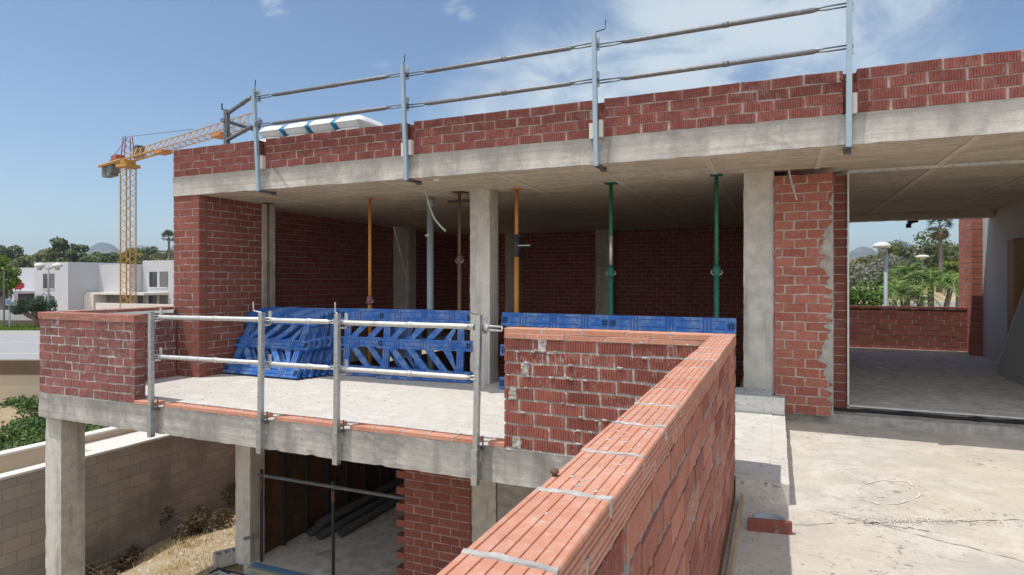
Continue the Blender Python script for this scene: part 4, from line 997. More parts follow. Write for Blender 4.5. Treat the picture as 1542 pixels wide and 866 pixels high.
# ================================================================== WHITE HOUSES BEYOND THE ROAD
def white_house(name, loc, label): return thing(name, loc, label, 'house')
h1 = white_house('white_house', (-77, 47, -4), 'large white cubic house shell with an upper terrace, behind the double headed street lamp')
q = MB(); q.box((-80.5, 44.2, -4.2), (-74.2, 51, 1.98)); q.box((-74.2, 47.6, -4.2), (-68.4, 55, 1.75)); q.box((-92, 46.5, -4.2), (-80.5, 53, 1.45)); q.build('wall', M['white'], h1)
q = MB(); q.box((-92, 42.0, -1.65), (-80.5, 46.5, -1.35)); q.build('balcony', M['white'], h1)
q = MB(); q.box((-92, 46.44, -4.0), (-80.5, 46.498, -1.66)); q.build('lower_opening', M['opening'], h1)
for u in (-91.6, -85.6, -80.9): q = MB(); q.box((u, 42.1, -4.2), (u+.4, 42.5, -1.65)); q.build('pillar', M['white'], h1)
def window(px0, py0, px1, py1, v, parent, mull=True):
    a = hit_v(px0, py1, v); c = hit_v(px1, py0, v)
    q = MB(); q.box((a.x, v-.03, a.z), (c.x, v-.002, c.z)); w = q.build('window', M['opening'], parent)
    q = MB()
    q.box((a.x, v-.07, a.z-.08), (c.x, v-.031, a.z+.06))
    if mull: q.box(((a.x+c.x)/2-.1, v-.09, a.z), ((a.x+c.x)/2+.25, v-.031, c.z))
    q.build('frame', M['white'], w)
    q = MB(); q.box((a.x+.06, v-.036, a.z+.06), (a.x+(c.x-a.x)*.42, v-.032, c.z-.06)); q.build('pane', M['glass'], w)
window(65, 412, 82, 435, 44.2, h1); window(55, 446, 82, 458, 44.2, h1)
a = hit_u(162, 462, -74.2); q = MB(); q.box((-68.35, 48.4, -4), (-68.30, 53.5, -1.9)); q.build('side_opening', M['opening'], h1)
q = MB(); q.box((-74.0, 46.0, -1.75), (-64.0, 49.0, -1.5)); q.box((-74.15, 45.9, -4.2), (-72.4, 47.5, -1.76)); q.build('porch_slab', M['whitecap'], h1)
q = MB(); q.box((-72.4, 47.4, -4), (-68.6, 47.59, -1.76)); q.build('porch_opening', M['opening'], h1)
h2 = white_house('white_house', (-65, 51, -4), 'white cubic house with a wide double window, between the crane mast and the brick pier')
q = MB(); q.box((-68.3, 48.95, -4.2), (-59.5, 56, 2.2)); q.build('wall', M['white'], h2)
window(225, 409, 253, 433, 48.95, h2); window(224, 445, 253, 458, 48.95, h2)
q = MB(); a = hit_v(150, 456, 40); c = hit_v(246, 456, 40); q.box((a.x, 39.6, -4.2), (c.x+14, 40, a.z)); tag(q.build('garden_wall', M['whitecap'], None, base=Vector((a.x, 40, -4))), 'low white garden wall in front of the crane foot', 'wall')
# balcony bits on the first house
t = thing('red_mixer', (-82.4, 43.5, -1.35), 'small red site machine standing on the upper terrace of the white house', 'machine')
q = MB(); q.lathe((-82.4, 43.5, -.85), [(.25,-.35),(.6,-.1),(.62,.25),(.35,.55)], 12); q.build('drum', M['red'], t, True)
for s in (-1, 1): q = MB(); q.tube([(-82.4+s*.5, 43.5, -1.34), (-82.4+s*.3, 43.5, -.85)], .06, 6); q.build('leg', M['crane_red'], t)
t = thing('terrace_fence', (-87, 42.2, -1.35), 'thin site fence posts along the white house terrace edge', 'fence')
for k in range(6): q = MB(); u = -91.5+k*1.7; q.tube([(u, 42.2, -1.34), (u, 42.2, .2)], .05, 5); q.build('post', M['crane_grey'], t)
q = MB(); q.tube([(-91.5, 42.2, -.4), (-83, 42.2, -.4)], .03, 5); q.build('rail', M['crane_grey'], t)

# ================================================================== TOWER CRANE
zc = 60; pc = at(193, 420.7, zc); cr = thing('tower_crane', (pc.x, pc.y, -4), 'yellow tower crane with a long lattice jib rising behind the brick pier', 'crane')
mw = .47; HT = 10.9
def lattice(q, p0, p1, half, bay, r, rd, tri=False, rot=0.0):
    """square (or triangular) lattice girder"""
    p0, p1 = Vector(p0), Vector(p1); d = (p1-p0).normalized(); up = Vector((0,0,1)) if abs(d.z) < .9 else Vector((math.cos(rot), math.sin(rot), 0))
    s = d.cross(up).normalized(); w = s.cross(d).normalized(); L = (p1-p0).length
    if tri: cs = [s*half, -s*half, w*half*1.7]
    else: cs = [s*half+w*half, -s*half+w*half, -s*half-w*half, s*half-w*half]
    for c in cs: q.tube([p0+c, p1+c], r, 5)
    nb_ = max(1, round(L/bay)); n = len(cs)
    for k in range(nb_):
        a = p0+d*L*k/nb_; b_ = p0+d*L*(k+1)/nb_; mid = (a+b_)/2
        for j in range(n):
            c1, c2 = cs[j], cs[(j+1) % n]
            q.tube([a+c1, mid+c2], rd, 4, 0, False); q.tube([mid+c2, b_+c1], rd, 4, 0, False)
q = MB(); lattice(q, (pc.x, pc.y, -4), (pc.x, pc.y, HT), mw, 1.0, .065, .026, False, TH); q.build('mast', M['yellow'], cr)
q = MB(); q.box((pc.x-.75, pc.y-.75, HT), (pc.x+.75, pc.y+.75, HT+.3)); q.lathe((pc.x, pc.y, HT+.35), [(.65,0),(.65,.35)], 14); q.build('slewing_ring', M['yellow'], cr)
tip = at(379, 420.7, 46.0); jd = (Vector((tip.x, tip.y, 0))-Vector((pc.x, pc.y, 0))); JL = jd.length; jd.normalize(); js = Vector((-jd.y, jd.x, 0))
jz = HT+.75; J0 = Vector((pc.x, pc.y, jz))
q = MB(); lattice(q, J0+jd*.8, J0+jd*JL, .48, 1.15, .045, .02, True); q.build('jib', M['yellow'], cr)
q = MB(); 
for s in (-1, 1): q.tube([J0+js*s*.48, J0+jd*7+js*s*.48], .10, 5); q.tube([J0+js*s*.5-jd*.2, J0+js*s*.5-jd*6.0], .16, 5)
q.box((-6.0, -.5, jz-.05), (0, .5, jz+.02), M=Matrix.Translation((pc.x, pc.y, 0)) @ Matrix.Rotation(math.atan2(jd.y, jd.x), 4, 'Z')); q.build('counter_jib', M['yellow'], cr)
MJ = Matrix.Translation((pc.x, pc.y, 0)) @ Matrix.Rotation(math.atan2(jd.y, jd.x), 4, 'Z')
for k, x in enumerate((-5.6, -4.4, -3.5)): q = MB(); q.box((x, -.4, jz-1.15+.25*(k == 2)), (x+(.9 if k < 2 else .45), .4, jz+.1), M=MJ); q.build('counterweight', M['crane_grey'], cr)
q = MB(); q.box((-3.2, -.4, jz+.1), (-1.8, .4, jz+.75), M=MJ); q.build('winch', M['crane_red'], cr)
q = MB(); q.box((-.2, .5, jz+.3), (.7, 1.3, jz+1.5), M=MJ); cb_ = q.build('cab', M['crane_grey'], cr)
q = MB(); q.box((.701, .6, jz+.8), (.72, 1.2, jz+1.4), M=MJ); q.build('window', M['glass'], cb_)
AP = J0+Vector((0,0,2.3))
q = MB()
for s in (-1, 1):
    for x in (.3, -.6): q.tube([J0+js*s*.45+jd*x, AP+js*s*.3+jd*x*.6], .05, 5)
for k in range(3): q.tube([J0+js*.42+Vector((0,0,.6*k+.5)), J0-js*.42+Vector((0,0,.6*k+.8))], .03, 4)
q.build('apex_frame', M['crane_red'], cr)
q = MB(); q.tube([AP, J0+jd*13.5+Vector((0,0,1.0))], .03, 4); q.tube([AP, J0-jd*5.6+Vector((0,0,.1))], .03, 4); q.tube([J0-jd*.4+Vector((0,0,1.6)), J0-jd*3+Vector((0,0,.1))], .025, 4); q.build('tie_rod', M['crane_grey'], cr)
for f in (.22+.12, .80): q = MB(); c = J0+jd*JL*f; q.box((-.8, -.5, -.35), (.8, .5, -.1), M=Matrix.Translation(c) @ Matrix.Rotation(math.atan2(jd.y, jd.x), 4, 'Z')); q.build('trolley', M['orange'], cr)

# ================================================================== STREET FURNITURE
def lamp(loc, H, heads, label, r=.06, hr=.45, pm='lamp_grey'):
    t = thing('street_lamp', loc, label, 'street lamp'); x, y, z = loc
    q = MB(); q.tube([(x, y, z), (x, y, z+.9), (x, y, z+H)], [r*1.3, r, r*.75], 10); q.build('pole', M['lamp_grey'], t, True)
    for (dx, dy) in heads:
        cx, cy = x+dx, y+dy
        q = MB(); q.lathe((cx, cy, z+H+.02), [(hr*.5,-.02),(hr*.92,.0),(hr,.05),(hr*.85,.11),(hr*.4,.16),(.02,.175)], 20); hd = q.build('lamp_head', M['whitecap'], t, True)
        if (dx, dy) != (0, 0): q = MB(); q.tube([(x, y, z+H-.1), (x+dx*.5, y+dy*.5, z+H), (cx, cy, z+H+.04)], .035, 6); q.build('arm', M['galv'], t, True)
        q = MB(); q.lathe((cx, cy, z+H-.14), [(.07,0),(hr*.45,.06),(hr*.48,.125)], 14); q.build('lens', M['cable'], hd, True)
    return t
p = at(73, 420, 27.8); lamp((p.x, p.y, RH+.1), .45-RH, ((C_*.40, S_*.40), (-C_*.40, -S_*.40)), 'street lamp with two flat white heads in front of the white house', .045, .21)
t = thing('road_sign', cam(-22.8, 28.4, RH), 'small square pale blue parking style sign on a thin pole by the lawn', 'sign')
q = MB(); p = at(14.5, 455, 27.9); q.tube([(p.x, p.y, RH), (p.x, p.y, p.z+.25)], .03, 6); q.build('pole', M['galv'], t)
MS = Matrix.Translation(p) @ Matrix.Rotation(TH-.1, 4, 'Z')
q = MB(); q.box((-.14, -.05, -.14), (.14, -.03, .14), M=MS); pl = q.build('sign_plate', M['whitecap'], t)
q = MB(); q.box((-.115, -.056, -.115), (.115, -.051, .115), M=MS); f = q.build('sign_face', M['signblue'], pl)
for nm, xz in (('post', 7.5), ):
    for k in range(2):
        t = thing('fence_post', at(6+k*8.5, 470, 28.8), ['thin dark pole at the left end of the lawn behind the sign', 'thin dark pole just right of the leftmost one behind the lawn'][k], 'pole', 'thin poles behind the lawn'); p = t.location
        q = MB(); q.tube([(p.x, p.y, RH), (p.x, p.y, 0.4-k*.9)], .035, 6); q.build('pole', M['crane_grey'], t)

# ================================================================== TREES
def crown_clump(q, c, r, n, s, sq=.7, dark=.0):
    leaf_ball(q, c, r, n, s, sq, 0, dark, 1.0, .55)
def pine_tree(name, loc, H, W, label, group, mat, seed, leaf=.28, dens=1.0, trunkfrac=.45, dome=.55):
    rg.seed(seed)
    t = thing(name, loc, label, 'tree', group); x, y, z = loc
    q = MB(); top = z+H*.75
    tp = [(x, y, z-.2), (x+rg.gauss(0,.15), y, z+H*.25), (x+rg.gauss(0,.3), y+rg.gauss(0,.3), top)]
    q.tube(tp, [.035*H, .028*H, .008*H], 7)
    cl = []
    n = int(26*dens)
    for k in range(n):
        a = rg.uniform(0, 2*PI); rr = W/2*rg.random()**.5; zz = z+H*trunkfrac+(H*(1-trunkfrac))*rg.random()*(1-(rr/(W/2))**2*dome)
        c = Vector((x+rr*math.cos(a), y+rr*math.sin(a), zz)); cl.append(c)
        if k % 3 == 0: q.tube([tp[1], (Vector(tp[1])+c)/2+Vector((0,0,H*.03)), c], [.016*H, .010*H, .004*H], 5)
    q.build('trunk', M['bark'], t, True)
    q = MB()
    for c in cl: crown_clump(q, c, W*rg.uniform(.11, .18), int(150), leaf*rg.uniform(.8,1.2))
    q.build('crown', mat, t); return t
# tree line behind the white houses (left)
TL = [(-18, 395, 118, 6.5, 7, 0), (8, 377, 120, 6.8, 9, 0), (32, 381, 128, 7, 9, 0), (50, 384, 112, 6, 8, 1), (66, 375, 126, 7.5, 9, 1), (84, 383, 116, 6.5, 8, 1), (99, 363, 108, 8, 7, 0), (114, 374, 112, 7, 8, 0), (127, 380, 106, 7, 8, 0), (147, 387, 104, 7, 9, 0), (163, 388, 102, 7, 9, 0), (180, 386, 102, 7, 8, 0), (196, 379, 110, 7, 9, 0), (212, 379, 108, 6.5, 8, 1), (228, 380, 122, 7, 10, 0), (246, 383, 118, 6.5, 9, 1), (266, 384, 124, 6.5, 9, 0)]
TLAB = ['pine at the far left edge, behind the bright green tree', 'dark round pine near the left edge of the tree line', 'broad low pine over the left wing of the white house', 'olive toned pine left of the white house window block', 'pine showing above the left end of the flat white roof', 'low olive green pine just left of the tallest dark one', 'tallest dark round pine standing above the white house roof', 'dark pine tucked to the right of the tallest pine', 'rounded dark pine two to the right of the tallest one', 'wide dark pine above the middle of the white roof', 'dark pine in front of the blue mountain, left of the crane mast', 'pine directly behind the left side of the crane mast', 'pine directly behind the right side of the crane mast', 'lighter pine in the gap between the two white houses', 'broad far pine over the left corner of the second white house', 'olive pine at the foot of the slim fan palm', 'pine half hidden by the left brick pier']
for k, (px, py, z, H, W, kind) in enumerate(TL):
    p = at(px, py, z); pine_tree('pine_tree', (p.x, p.y, p.z-H), H*1.06, W, TLAB[k], 'pines behind the white houses', M['pine_olive'] if kind else M['pine'], 100+k, .34, 1.5, .15, .45)
q = MB()
for k in range(90):
    p = at(-40+k*4.2+rg.uniform(-4,4), 420, rg.uniform(132, 150)); leaf_ball(q, (p.x, p.y, rg.uniform(-2.5, 1.6)+1.6*nz(k*.2, 3)), rg.uniform(2, 3), 150, .4, .8, 0, 0, 1, .5)
tag(q.build('far_wood', M['pine_olive']), 'distant olive green wood behind the row of pines', 'wood', kind='stuff')
def broad_tree(loc, H, W, mat, label, seed, leaf=.12, n=30, name='leafy_tree'):
    rg.seed(seed); t = thing(name, loc, label, 'tree'); x, y, z = loc
    q = MB(); tp = [(x, y, z-.1), (x+.05, y, z+H*.35), (x, y+.1, z+H*.8)]; q.tube(tp, [.03*H, .022*H, .008*H], 7)
    cl = []
    for k in range(n):
        d = Vector((rg.gauss(0,1), rg.gauss(0,1), rg.gauss(0,1))).normalized()*rg.random()**.4
        c = Vector((x+d.x*W*.38, y+d.y*W*.38, z+H*.66+d.z*H*.26)); cl.append(c)
        if k % 3 == 0: q.tube([tp[1], (Vector(tp[1])+c)/2, c], [.012*H, .008*H, .003*H], 5)
    q.build('trunk', M['bark'], t, True); q = MB()
    for c in cl: leaf_ball(q, c, W*.16, 170, leaf, .85, 0, 0, 1, .45)
    q.build('crown', mat, t); return t
p = at(-4, 420, 33); broad_tree((p.x, p.y, RH), 3.75, 2.3, M['bright'], 'bright yellow green tree at the left picture edge', 5, .09)
p = at(58, 500, 28.0); rg.seed(9); t = thing('olive_tree', (p.x, p.y, RH), 'clipped olive tree with round dark clumps by the lawn, beside the terrace corner', 'tree')
q = MB(); cl = []
for (px, py, r) in ((31, 462, .42), (42, 458, .38), (50, 462, .26), (57, 458, .34), (67, 455, .46), (74, 462, .34), (60, 466, .30), (26, 466, .28)):
    c = at(px, py, 28.0+rg.uniform(-.4,.4)); cl.append((c, r))
    q.tube([(p.x, p.y, RH-.05), Vector((p.x, p.y, RH+.45))+Vector((rg.gauss(0,.05),0,0)), (Vector((p.x, p.y, RH+.5))+c)/2+Vector((0,0,-.08)), c], [.13, .10, .07, .03], 7)
q.build('trunk', M['bark'], t, True); q = MB()
for c, r in cl: leaf_ball(q, c, r, 420, .045, .85, 0, 0, 1, .6)
q.build('crown', M['olive'], t)
def fan_palm(loc, H, label, seed, cw=1.5, skirt=False, leaf=.9):
    rg.seed(seed); t = thing('fan_palm', loc, label, 'palm'); x, y, z = loc
    q = MB(); q.tube([(x, y, z), (x+.15, y, z+H*.4), (x+.05, y, z+H)], [.28, .19, .15], 9); q.build('trunk', M['palm_bark'], t, True)
    q = MB(); top = Vector((x+.05, y, z+H))
    def frond(el, az, m_):
        d = Vector((math.cos(az)*math.cos(el), math.sin(az)*math.cos(el), math.sin(el))); s = Vector((-math.sin(az), math.cos(az), 0)); w = d.cross(s)
        c = top+d*leaf*.75
        for k in range(-7, 8):
            a = k/7*1.5; e = c+(d*math.cos(a)+s*math.sin(a))*leaf*(.8-.1*abs(k)/7)+Vector((0,0,-.18*leaf*(1+abs(a))*rg.random())); pv = (s*math.cos(a)-d*math.sin(a))*.055*leaf
            i = q.add([c, c+(e-c)*.6+pv, e, c+(e-c)*.6-pv]); q.face([i, i+1, i+2, i+3], m_, None, rg.random())
        i = q.add([top-s*.02, top+s*.02, c+s*.02, c-s*.02]); q.face([i, i+1, i+2, i+3], m_, None, .5)
    for k in range(34): frond(rg.uniform(-.5, 1.35), rg.uniform(0, 2*PI), 0)
    q.build('crown', [M['fan'], M['thatch']], t)
    if skirt:
        q = MB(); 
        for k in range(22): frond(rg.uniform(-1.45, -.75), rg.uniform(0, 2*PI), 1)
        q.build('dead_skirt', [M['fan'], M['thatch']], t)
    return t
p = at(254, 358, 95); fan_palm((p.x, p.y, -4), p.z+4, 'slim fan palm standing against the sky beside the left brick pier', 3, leaf=.95)
# ------------------------------------------------ behind the hall doorway (right)
def hill_h(u, v):
    X = u*C_+v*S_; z = -u*S_+v*C_
    return -4.0+max(0, min(1, (z-38)/24))*(3.3+.35*nz(X*.1, 3))+max(0, z-62)*.004+.25*nz(u*.15, v*.15)
m = NT('dry_field'); n1 = m.noise(.25, 8, .7); col = m.mix(m.ramp(n1, .4, .62), (.46,.37,.24), (.33,.27,.17)); M['field'] = m.done(col, .95, 0, .1)
q = MB(); NX, NZ = 60, 50
ids = [[q.add([tuple(Vector((cam(-4+i*2.0, 24+j*2.6, 0).x, cam(-4+i*2.0, 24+j*2.6, 0).y, hill_h(cam(-4+i*2.0, 24+j*2.6, 0).x, cam(-4+i*2.0, 24+j*2.6, 0).y))))]) for j in range(NZ+1)] for i in range(NX+1)]
for i in range(NX):
    for j in range(NZ): q.face([ids[i][j], ids[i+1][j], ids[i+1][j+1], ids[i][j+1]])
tag(q.build('hillside', M['field'], None, True), None, None, None, 'structure')
def feather_palm(loc, H, label, seed, n=26, L=2.2, mat='palm', stems=3):
    rg.seed(seed); t = thing('feather_palm', loc, label, 'palm', 'feather palms beyond the hall parapet'); x, y, z = loc
    q = MB(); tops = []
    for k in range(stems):
        tx, ty = x+rg.gauss(0,.35), y+rg.gauss(0,.35); tops.append(Vector((tx, ty, z+H*rg.uniform(.85,1.0)))); q.tube([(x+rg.gauss(0,.1), y, z), ((x+tx)/2, (y+ty)/2, z+H*.5), tops[-1]], [.16, .11, .09], 7)
    q.build('trunk', M['palm_bark'], t, True); q = MB()
    for k in range(n):
        b0 = rg.choice(tops); az = rg.uniform(0, 2*PI); el = rg.uniform(.35, 1.35); l = L*.85*rg.uniform(.7,1.15)
        d = Vector((math.cos(az), math.sin(az), 0)); s = Vector((-d.y, d.x, 0)); pts = []
        N = 15
        for j in range(N+1):
            f = j/N; pts.append(b0+d*l*f*math.cos(el)*(1+.25*f)+Vector((0,0,l*(f*math.sin(el)-.75*f*f))))
        for j in range(1, N+1):
            p_ = pts[j]; tg_ = (pts[j]-pts[j-1]).normalized(); ll = l*.22*math.sin(PI*min(1,(.12+j/N*.85)))
            for sg in (-1, 1):
                e = p_+(s*sg*.8+tg_*.6+Vector((0,0,-.35*rg.random()))).normalized()*ll; wv = tg_*.022
                i = q.add([p_-wv, p_+wv, e]); q.face([i, i+1, i+2], 0, None, rg.random())
            i = q.add([pts[j-1]-s*.012, pts[j-1]+s*.012, pts[j]+s*.012, pts[j]-s*.012]); q.face([i, i+1, i+2, i+3], 0, None, .6)
    q.build('crown', M[mat], t); return t
FPL = ['feather palm left of the near street lamp, low beside the dark hedge', 'feather palm with the leaning bare trunk just right of the near street lamp', 'large feather palm in the middle of the hall opening, drooping full fronds', 'feather palm beside the brick end pier of the hall', 'small low feather palm under the drooping big one']
for k, (px, pt, z, L, n) in enumerate(((1312, 425, 24, 1.6, 36), (1366, 410, 26, 1.7, 44), (1404, 408, 24.5, 2.0, 60), (1440, 414, 25.5, 1.8, 48), (1378, 445, 23.5, 1.4, 36))):
    p = at(px, pt, z); feather_palm((p.x, p.y, -4.0), p.z+4.0, FPL[k], 40+k, n, L)
p = at(1284, 420, 22); t = thing('hedge', (p.x-.6, p.y, -4), 'dark green leafy hedge at the left edge of the hall opening', 'hedge')
q = MB(); rg.seed(2)
for k in range(60): leaf_ball(q, (p.x-.5+rg.uniform(-1.4, 1.4), p.y+rg.uniform(-.6,.6), rg.uniform(-2.6, -.0)-.25), .45, 170, .07)
q.build('foliage', M['hedge'], t); q = MB(); q.tube([(p.x-.9, p.y, -4.2), (p.x-.9, p.y, -1.2)], .06, 6); q.build('stem', M['bark'], t)
p = at(1334, 374, 18.5); lamp((p.x, p.y, -4.0), p.z+4.0, ((-C_*.12, -S_*.12),), 'near street lamp with a broad white disc head seen through the hall', .07, .25)
p = at(1389, 388, 42); lamp((p.x, p.y, -4.0), p.z+4.0, ((0, 0),), 'farther street lamp with a small white head above the feather palms', .06, .42)
RT = [(1300, 388, 62, 4.6, 6, 'greyleaf', 'grey green bushy tree at the left of the hillside'), (1322, 371, 72, 5.2, 5, 'pine_olive', 'tree just left behind the near lamp head'), (1328, 362, 80, 6.5, 6, 'pine_olive', 'small flat topped pine behind the near lamp head'), (1345, 385, 64, 4.4, 5, 'greyleaf', 'grey bushy tree right of the near lamp pole'), (1388, 352, 66, 6.4, 7.5, 'pine', 'big dome shaped pine in the middle of the hall opening'), (1366, 368, 68, 5.2, 5, 'pine_olive', 'olive pine on the left flank of the big dome pine'), (1412, 368, 67, 5.4, 5, 'pine_olive', 'olive pine on the right flank of the big dome pine'), (1438, 362, 70, 6, 6, 'pine_olive', 'pine beside the brick end pier on the hillside'), (1448, 384, 60, 3.8, 4, 'bright', 'small bright green bush at the end pier'), (1285, 380, 66, 4.6, 5, 'pine_olive', 'dark tree at the very left of the hillside by the door frame'), (1318, 402, 58, 2.6, 4, 'greyleaf', 'low grey bush along the foot of the hillside trees'), (1352, 398, 56, 3.2, 4, 'pine', 'low dark bush below the big dome pine')]
for k, (px, py, z, H, W, mt, lb) in enumerate(RT):
    p = at(px, py, z); gz = min(hill_h(p.x, p.y), p.z-1.5); pine_tree('hillside_tree', (p.x, p.y, gz), p.z-gz, W, lb, 'trees on the hillside', M[mt], 200+k, .17, 1.25, .12, .55)
p = at(1414, 340, 58); fan_palm((p.x, p.y, hill_h(p.x, p.y)), p.z-hill_h(p.x, p.y), 'tall fan palm with a dead straw skirt rising above the hillside pines', 6, skirt=True, leaf=.9)
p = at(1297, 438, 54); q = MB(); q.box((p.x-.9, p.y-.5, p.z-1), (p.x+.9, p.y+.5, p.z+.35)); t = tag(q.build('stone_hut', M['cream'], None, base=Vector((p.x, p.y, p.z))), 'small pale stone block wall on the dry hillside', 'wall')
p = at(1398, 455, 30); q = MB(); q.box((-1.8, -.1, -4), (2.4, .1, -1.1), M=Matrix.Translation((p.x, p.y, 0)) @ MC); t = tag(q.build('garden_wall', M['white'], None, base=Vector((p.x, p.y, -4))), 'white garden wall behind the feather palms', 'wall')
# mountains
def ridge(name, px0, px1, D, prof, depth=250):
    q = MB(); N = 70; rows = []
    for j in range(9):
        fj = j/8; row = []
        for i in range(N+1):
            px = px0+(px1-px0)*i/N; b_ = at(px, HY, D+(fj-.5)*depth*2)
            hh = 0
            for (c, w, py) in prof: hh = max(hh, (HY-py)/F_*D*math.exp(-((px-c)/w)**2))
            hh *= (1-abs(fj-.5)*2)**.8*(1+.05*nz(px*.06, fj*3)+.02*nz(px*.2, fj*6)); row.append(q.add([(b_.x, b_.y, -8+hh+ (8 if hh > 1 else 0))]))
        rows.append(row)
    for j in range(8):
        for i in range(N): q.face([rows[j][i], rows[j][i+1], rows[j+1][i+1], rows[j+1][i]])
    tag(q.build(name, M['mount'], None, True), None, None, None, 'structure')
ridge('mountain', 60, 330, 1500, ((156, 52, 365), (215, 50, 369), (272, 40, 366), (120, 50, 380)))
ridge('mountain', 1180, 1520, 1500, ((1300, 45, 371), (1355, 60, 364), (1240, 60, 382), (1430, 80, 372)))
ridge('mountain', -160, 60, 1700, ((15, 25, 376), (-60, 60, 380)))

# ================================================================== SKY, SUN, AIR, CAMERA
SUN = Vector((-.305, -.25, 1)).normalized()
w = bpy.data.worlds.new('World'); SC.world = w; w.use_nodes = True
nt = w.node_tree; N_ = nt.nodes; K = nt.links
bg = N_['Background']; sky = N_.new('ShaderNodeTexSky'); sky.sky_type = 'NISHITA'; sky.sun_disc = False
sky.sun_elevation = math.asin(SUN.z); sky.sun_rotation = math.atan2(SUN.x, SUN.y); sky.air_density = 1.0; sky.dust_density = .5; sky.ozone_density = 2.0
tc = N_.new('ShaderNodeTexCoord')
def wm(op, a, b=0.0):
    n = N_.new('ShaderNodeMath'); n.operation = op
    for s_, v_ in ((n.inputs[0], a), (n.inputs[1], b)):
        if hasattr(v_, 'is_output'): K.new(v_, s_)
        else: s_.default_value = v_
    return n.outputs[0]
def direction(px, py): 
    d = at(px, py, 1.0); return d.normalized()
sep = N_.new('ShaderNodeSeparateXYZ'); K.new(tc.outputs['Generated'], sep.inputs[0])
den = wm('ADD', sep.outputs['Z'], .18)
cmb = N_.new('ShaderNodeCombineXYZ'); K.new(wm('DIVIDE', sep.outputs['X'], den), cmb.inputs['X']); K.new(wm('DIVIDE', sep.outputs['Y'], den), cmb.inputs['Y'])
def cnoise(scale, detail, rough, stretch=(1,1,1), rot=0.0, dist=0.0):
    mp = N_.new('ShaderNodeMapping'); mp.inputs['Scale'].default_value = stretch; mp.inputs['Rotation'].default_value = (0,0,rot); K.new(cmb.outputs[0], mp.inputs['Vector'])
    n = N_.new('ShaderNodeTexNoise'); n.inputs['Scale'].default_value = scale; n.inputs['Detail'].default_value = detail; n.inputs['Roughness'].default_value = rough; n.inputs['Distortion'].default_value = dist
    K.new(mp.outputs[0], n.inputs['Vector']); return n.outputs['Fac']
def lobe(px, py, r, p=1.0):
    d = direction(px, py); vm = N_.new('ShaderNodeVectorMath'); vm.operation = 'DISTANCE'; K.new(tc.outputs['Generated'], vm.inputs[0]); vm.inputs[1].default_value = d
    mr = N_.new('ShaderNodeMapRange'); mr.interpolation_type = 'SMOOTHSTEP'; K.new(vm.outputs['Value'], mr.inputs['Value']); mr.inputs['From Min'].default_value = r; mr.inputs['From Max'].default_value = r*.15; mr.inputs['To Max'].default_value = p
    return mr.outputs[0]
wisp = cnoise(2.6, 9, .62, (1, 1.0, 1), 0, .5)
soft = cnoise(1.1, 5, .55)
mask = None
for args in ((1130, 70, .27, 1.0), (1010, 110, .25, 1.0), (1290, 20, .22, .9), (880, 150, .24, 1.0), (1400, 15, .14, .5), (760, 180, .20, .7), (1180, -60, .25, .9)):  # the drifting bank of cirrus
    l = lobe(*args); mask = l if mask is None else wm('MAXIMUM', mask, l)
cir = wm('MULTIPLY', mask, wm('ADD', wm('MULTIPLY', wisp, 1.5), wm('SUBTRACT', soft, .72)))
mrc = N_.new('ShaderNodeMapRange'); mrc.interpolation_type = 'SMOOTHSTEP'; K.new(cir, mrc.inputs['Value']); mrc.inputs['From Min'].default_value = .10; mrc.inputs['From Max'].default_value = .60
cloud = wm('MULTIPLY', mrc.outputs[0], .9)
# unseen brighter cloud added behind the viewer and overhead to lift the shade
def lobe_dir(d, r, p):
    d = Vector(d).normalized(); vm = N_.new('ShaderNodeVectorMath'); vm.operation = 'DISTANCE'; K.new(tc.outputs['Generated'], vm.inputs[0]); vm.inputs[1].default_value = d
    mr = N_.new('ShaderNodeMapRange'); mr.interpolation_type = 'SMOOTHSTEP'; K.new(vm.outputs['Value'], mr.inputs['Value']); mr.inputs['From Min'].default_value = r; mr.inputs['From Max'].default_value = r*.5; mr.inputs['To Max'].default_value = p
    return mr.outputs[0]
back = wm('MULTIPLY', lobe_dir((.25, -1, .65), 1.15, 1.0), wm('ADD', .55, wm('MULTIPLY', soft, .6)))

puffn = cnoise(13, 8, .68, (1, 1.7, 1), .5, .6)
pm2 = None
for args in ((412, 10, .045, 1.0), (284, 48, .025, .6), (258, 62, .02, .5), (222, 88, .02, .5), (575, 105, .045, .8), (545, 66, .02, .5), (480, 42, .022, .5), (690, 12, .06, .9), (625, 40, .03, .35)):
    l = lobe(*args); pm2 = l if pm2 is None else wm('MAXIMUM', pm2, l)
mr2 = N_.new('ShaderNodeMapRange'); mr2.interpolation_type = 'SMOOTHSTEP'; K.new(wm('MULTIPLY', pm2, puffn), mr2.inputs['Value']); mr2.inputs['From Min'].default_value = .33; mr2.inputs['From Max'].default_value = .66
cloud = wm('MAXIMUM', cloud, wm('MULTIPLY', mr2.outputs[0], .42))
mx = N_.new('ShaderNodeMix'); mx.data_type = 'RGBA'; K.new(cloud, mx.inputs[0]); K.new(sky.outputs[0], mx.inputs[6])
mx.inputs[7].default_value = (5.2, 5.9, 6.35, 1)
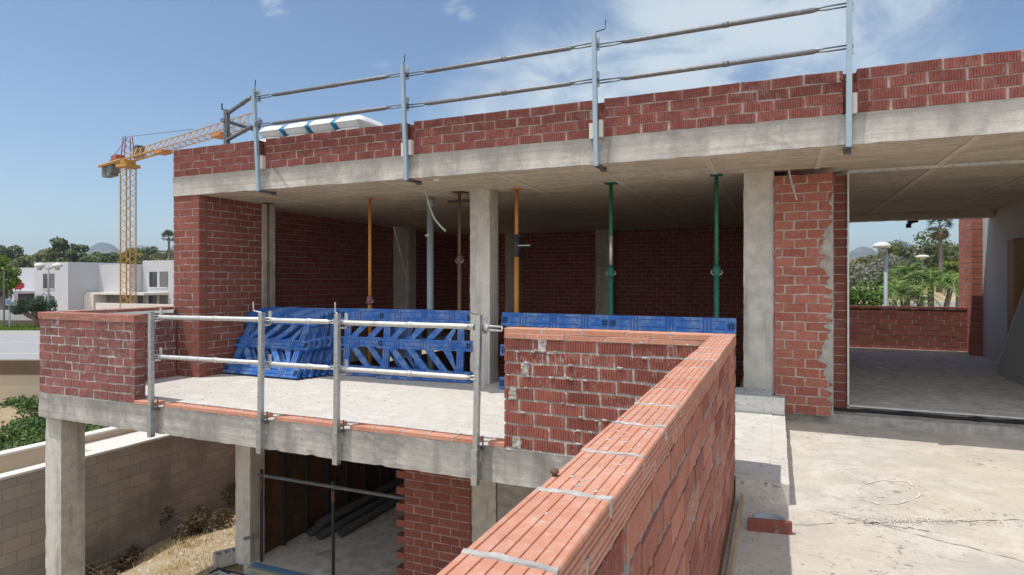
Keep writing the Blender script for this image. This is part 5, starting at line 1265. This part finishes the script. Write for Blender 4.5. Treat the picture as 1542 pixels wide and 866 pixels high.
mb_ = N_.new('ShaderNodeMix'); mb_.data_type = 'RGBA'; K.new(back, mb_.inputs[0]); K.new(mx.outputs[2], mb_.inputs[6]); mb_.inputs[7].default_value = (11.0, 11.2, 11.4, 1)
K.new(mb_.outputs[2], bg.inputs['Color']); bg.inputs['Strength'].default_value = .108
ld = bpy.data.lights.new('sun', 'SUN'); ld.energy = 3.1; ld.angle = R(.53); ld.color = (1, .955, .89)
lo = bpy.data.objects.new('sun', ld); COL.objects.link(lo); lo.rotation_euler = SUN.to_track_quat('Z', 'Y').to_euler(); lo.location = SUN*60

HAZE = True
if HAZE:
    q = MB(); q.box((-2600, -300, -10), (2600, 3000, 130)); m = bpy.data.materials.new('haze_air'); m.use_nodes = True; m.node_tree.nodes.clear()
    out = m.node_tree.nodes.new('ShaderNodeOutputMaterial'); pv = m.node_tree.nodes.new('ShaderNodeVolumePrincipled')
    pv.inputs['Color'].default_value = (.55, .74, 1, 1); pv.inputs['Density'].default_value = .00032; pv.inputs['Anisotropy'].default_value = .2
    m.node_tree.links.new(pv.outputs[0], out.inputs['Volume']); m.cycles.homogeneous_volume = True if hasattr(m, 'cycles') else None
    tag(q.build('haze', m), None, None, None, 'stuff')
cd = bpy.data.cameras.new('camera'); co = bpy.data.objects.new('camera', cd); COL.objects.link(co)
cd.sensor_width = 36; cd.lens = 36*F_/1542; cd.clip_end = 6000; cd.clip_start = .05; cd.shift_y = -12.3/1542
co.location = (0, 0, 0); co.rotation_euler = (R(90), 0, TH); SC.camera = co
vs = SC.view_settings; vs.view_transform = 'Standard'; vs.look = 'None'; vs.gamma = 1; vs.exposure = 0.30; vs.use_curve_mapping = False
SC.render.engine = 'CYCLES'; cy = SC.cycles; cy.use_denoising = True; cy.max_bounces = 8; cy.diffuse_bounces = 6; cy.glossy_bounces = 2; cy.transmission_bounces = 2; cy.volume_bounces = 0; cy.transparent_max_bounces = 4; cy.caustics_reflective = False; cy.caustics_refractive = False
try: cy.denoiser = 'OPENIMAGEDENOISE'
except Exception: pass
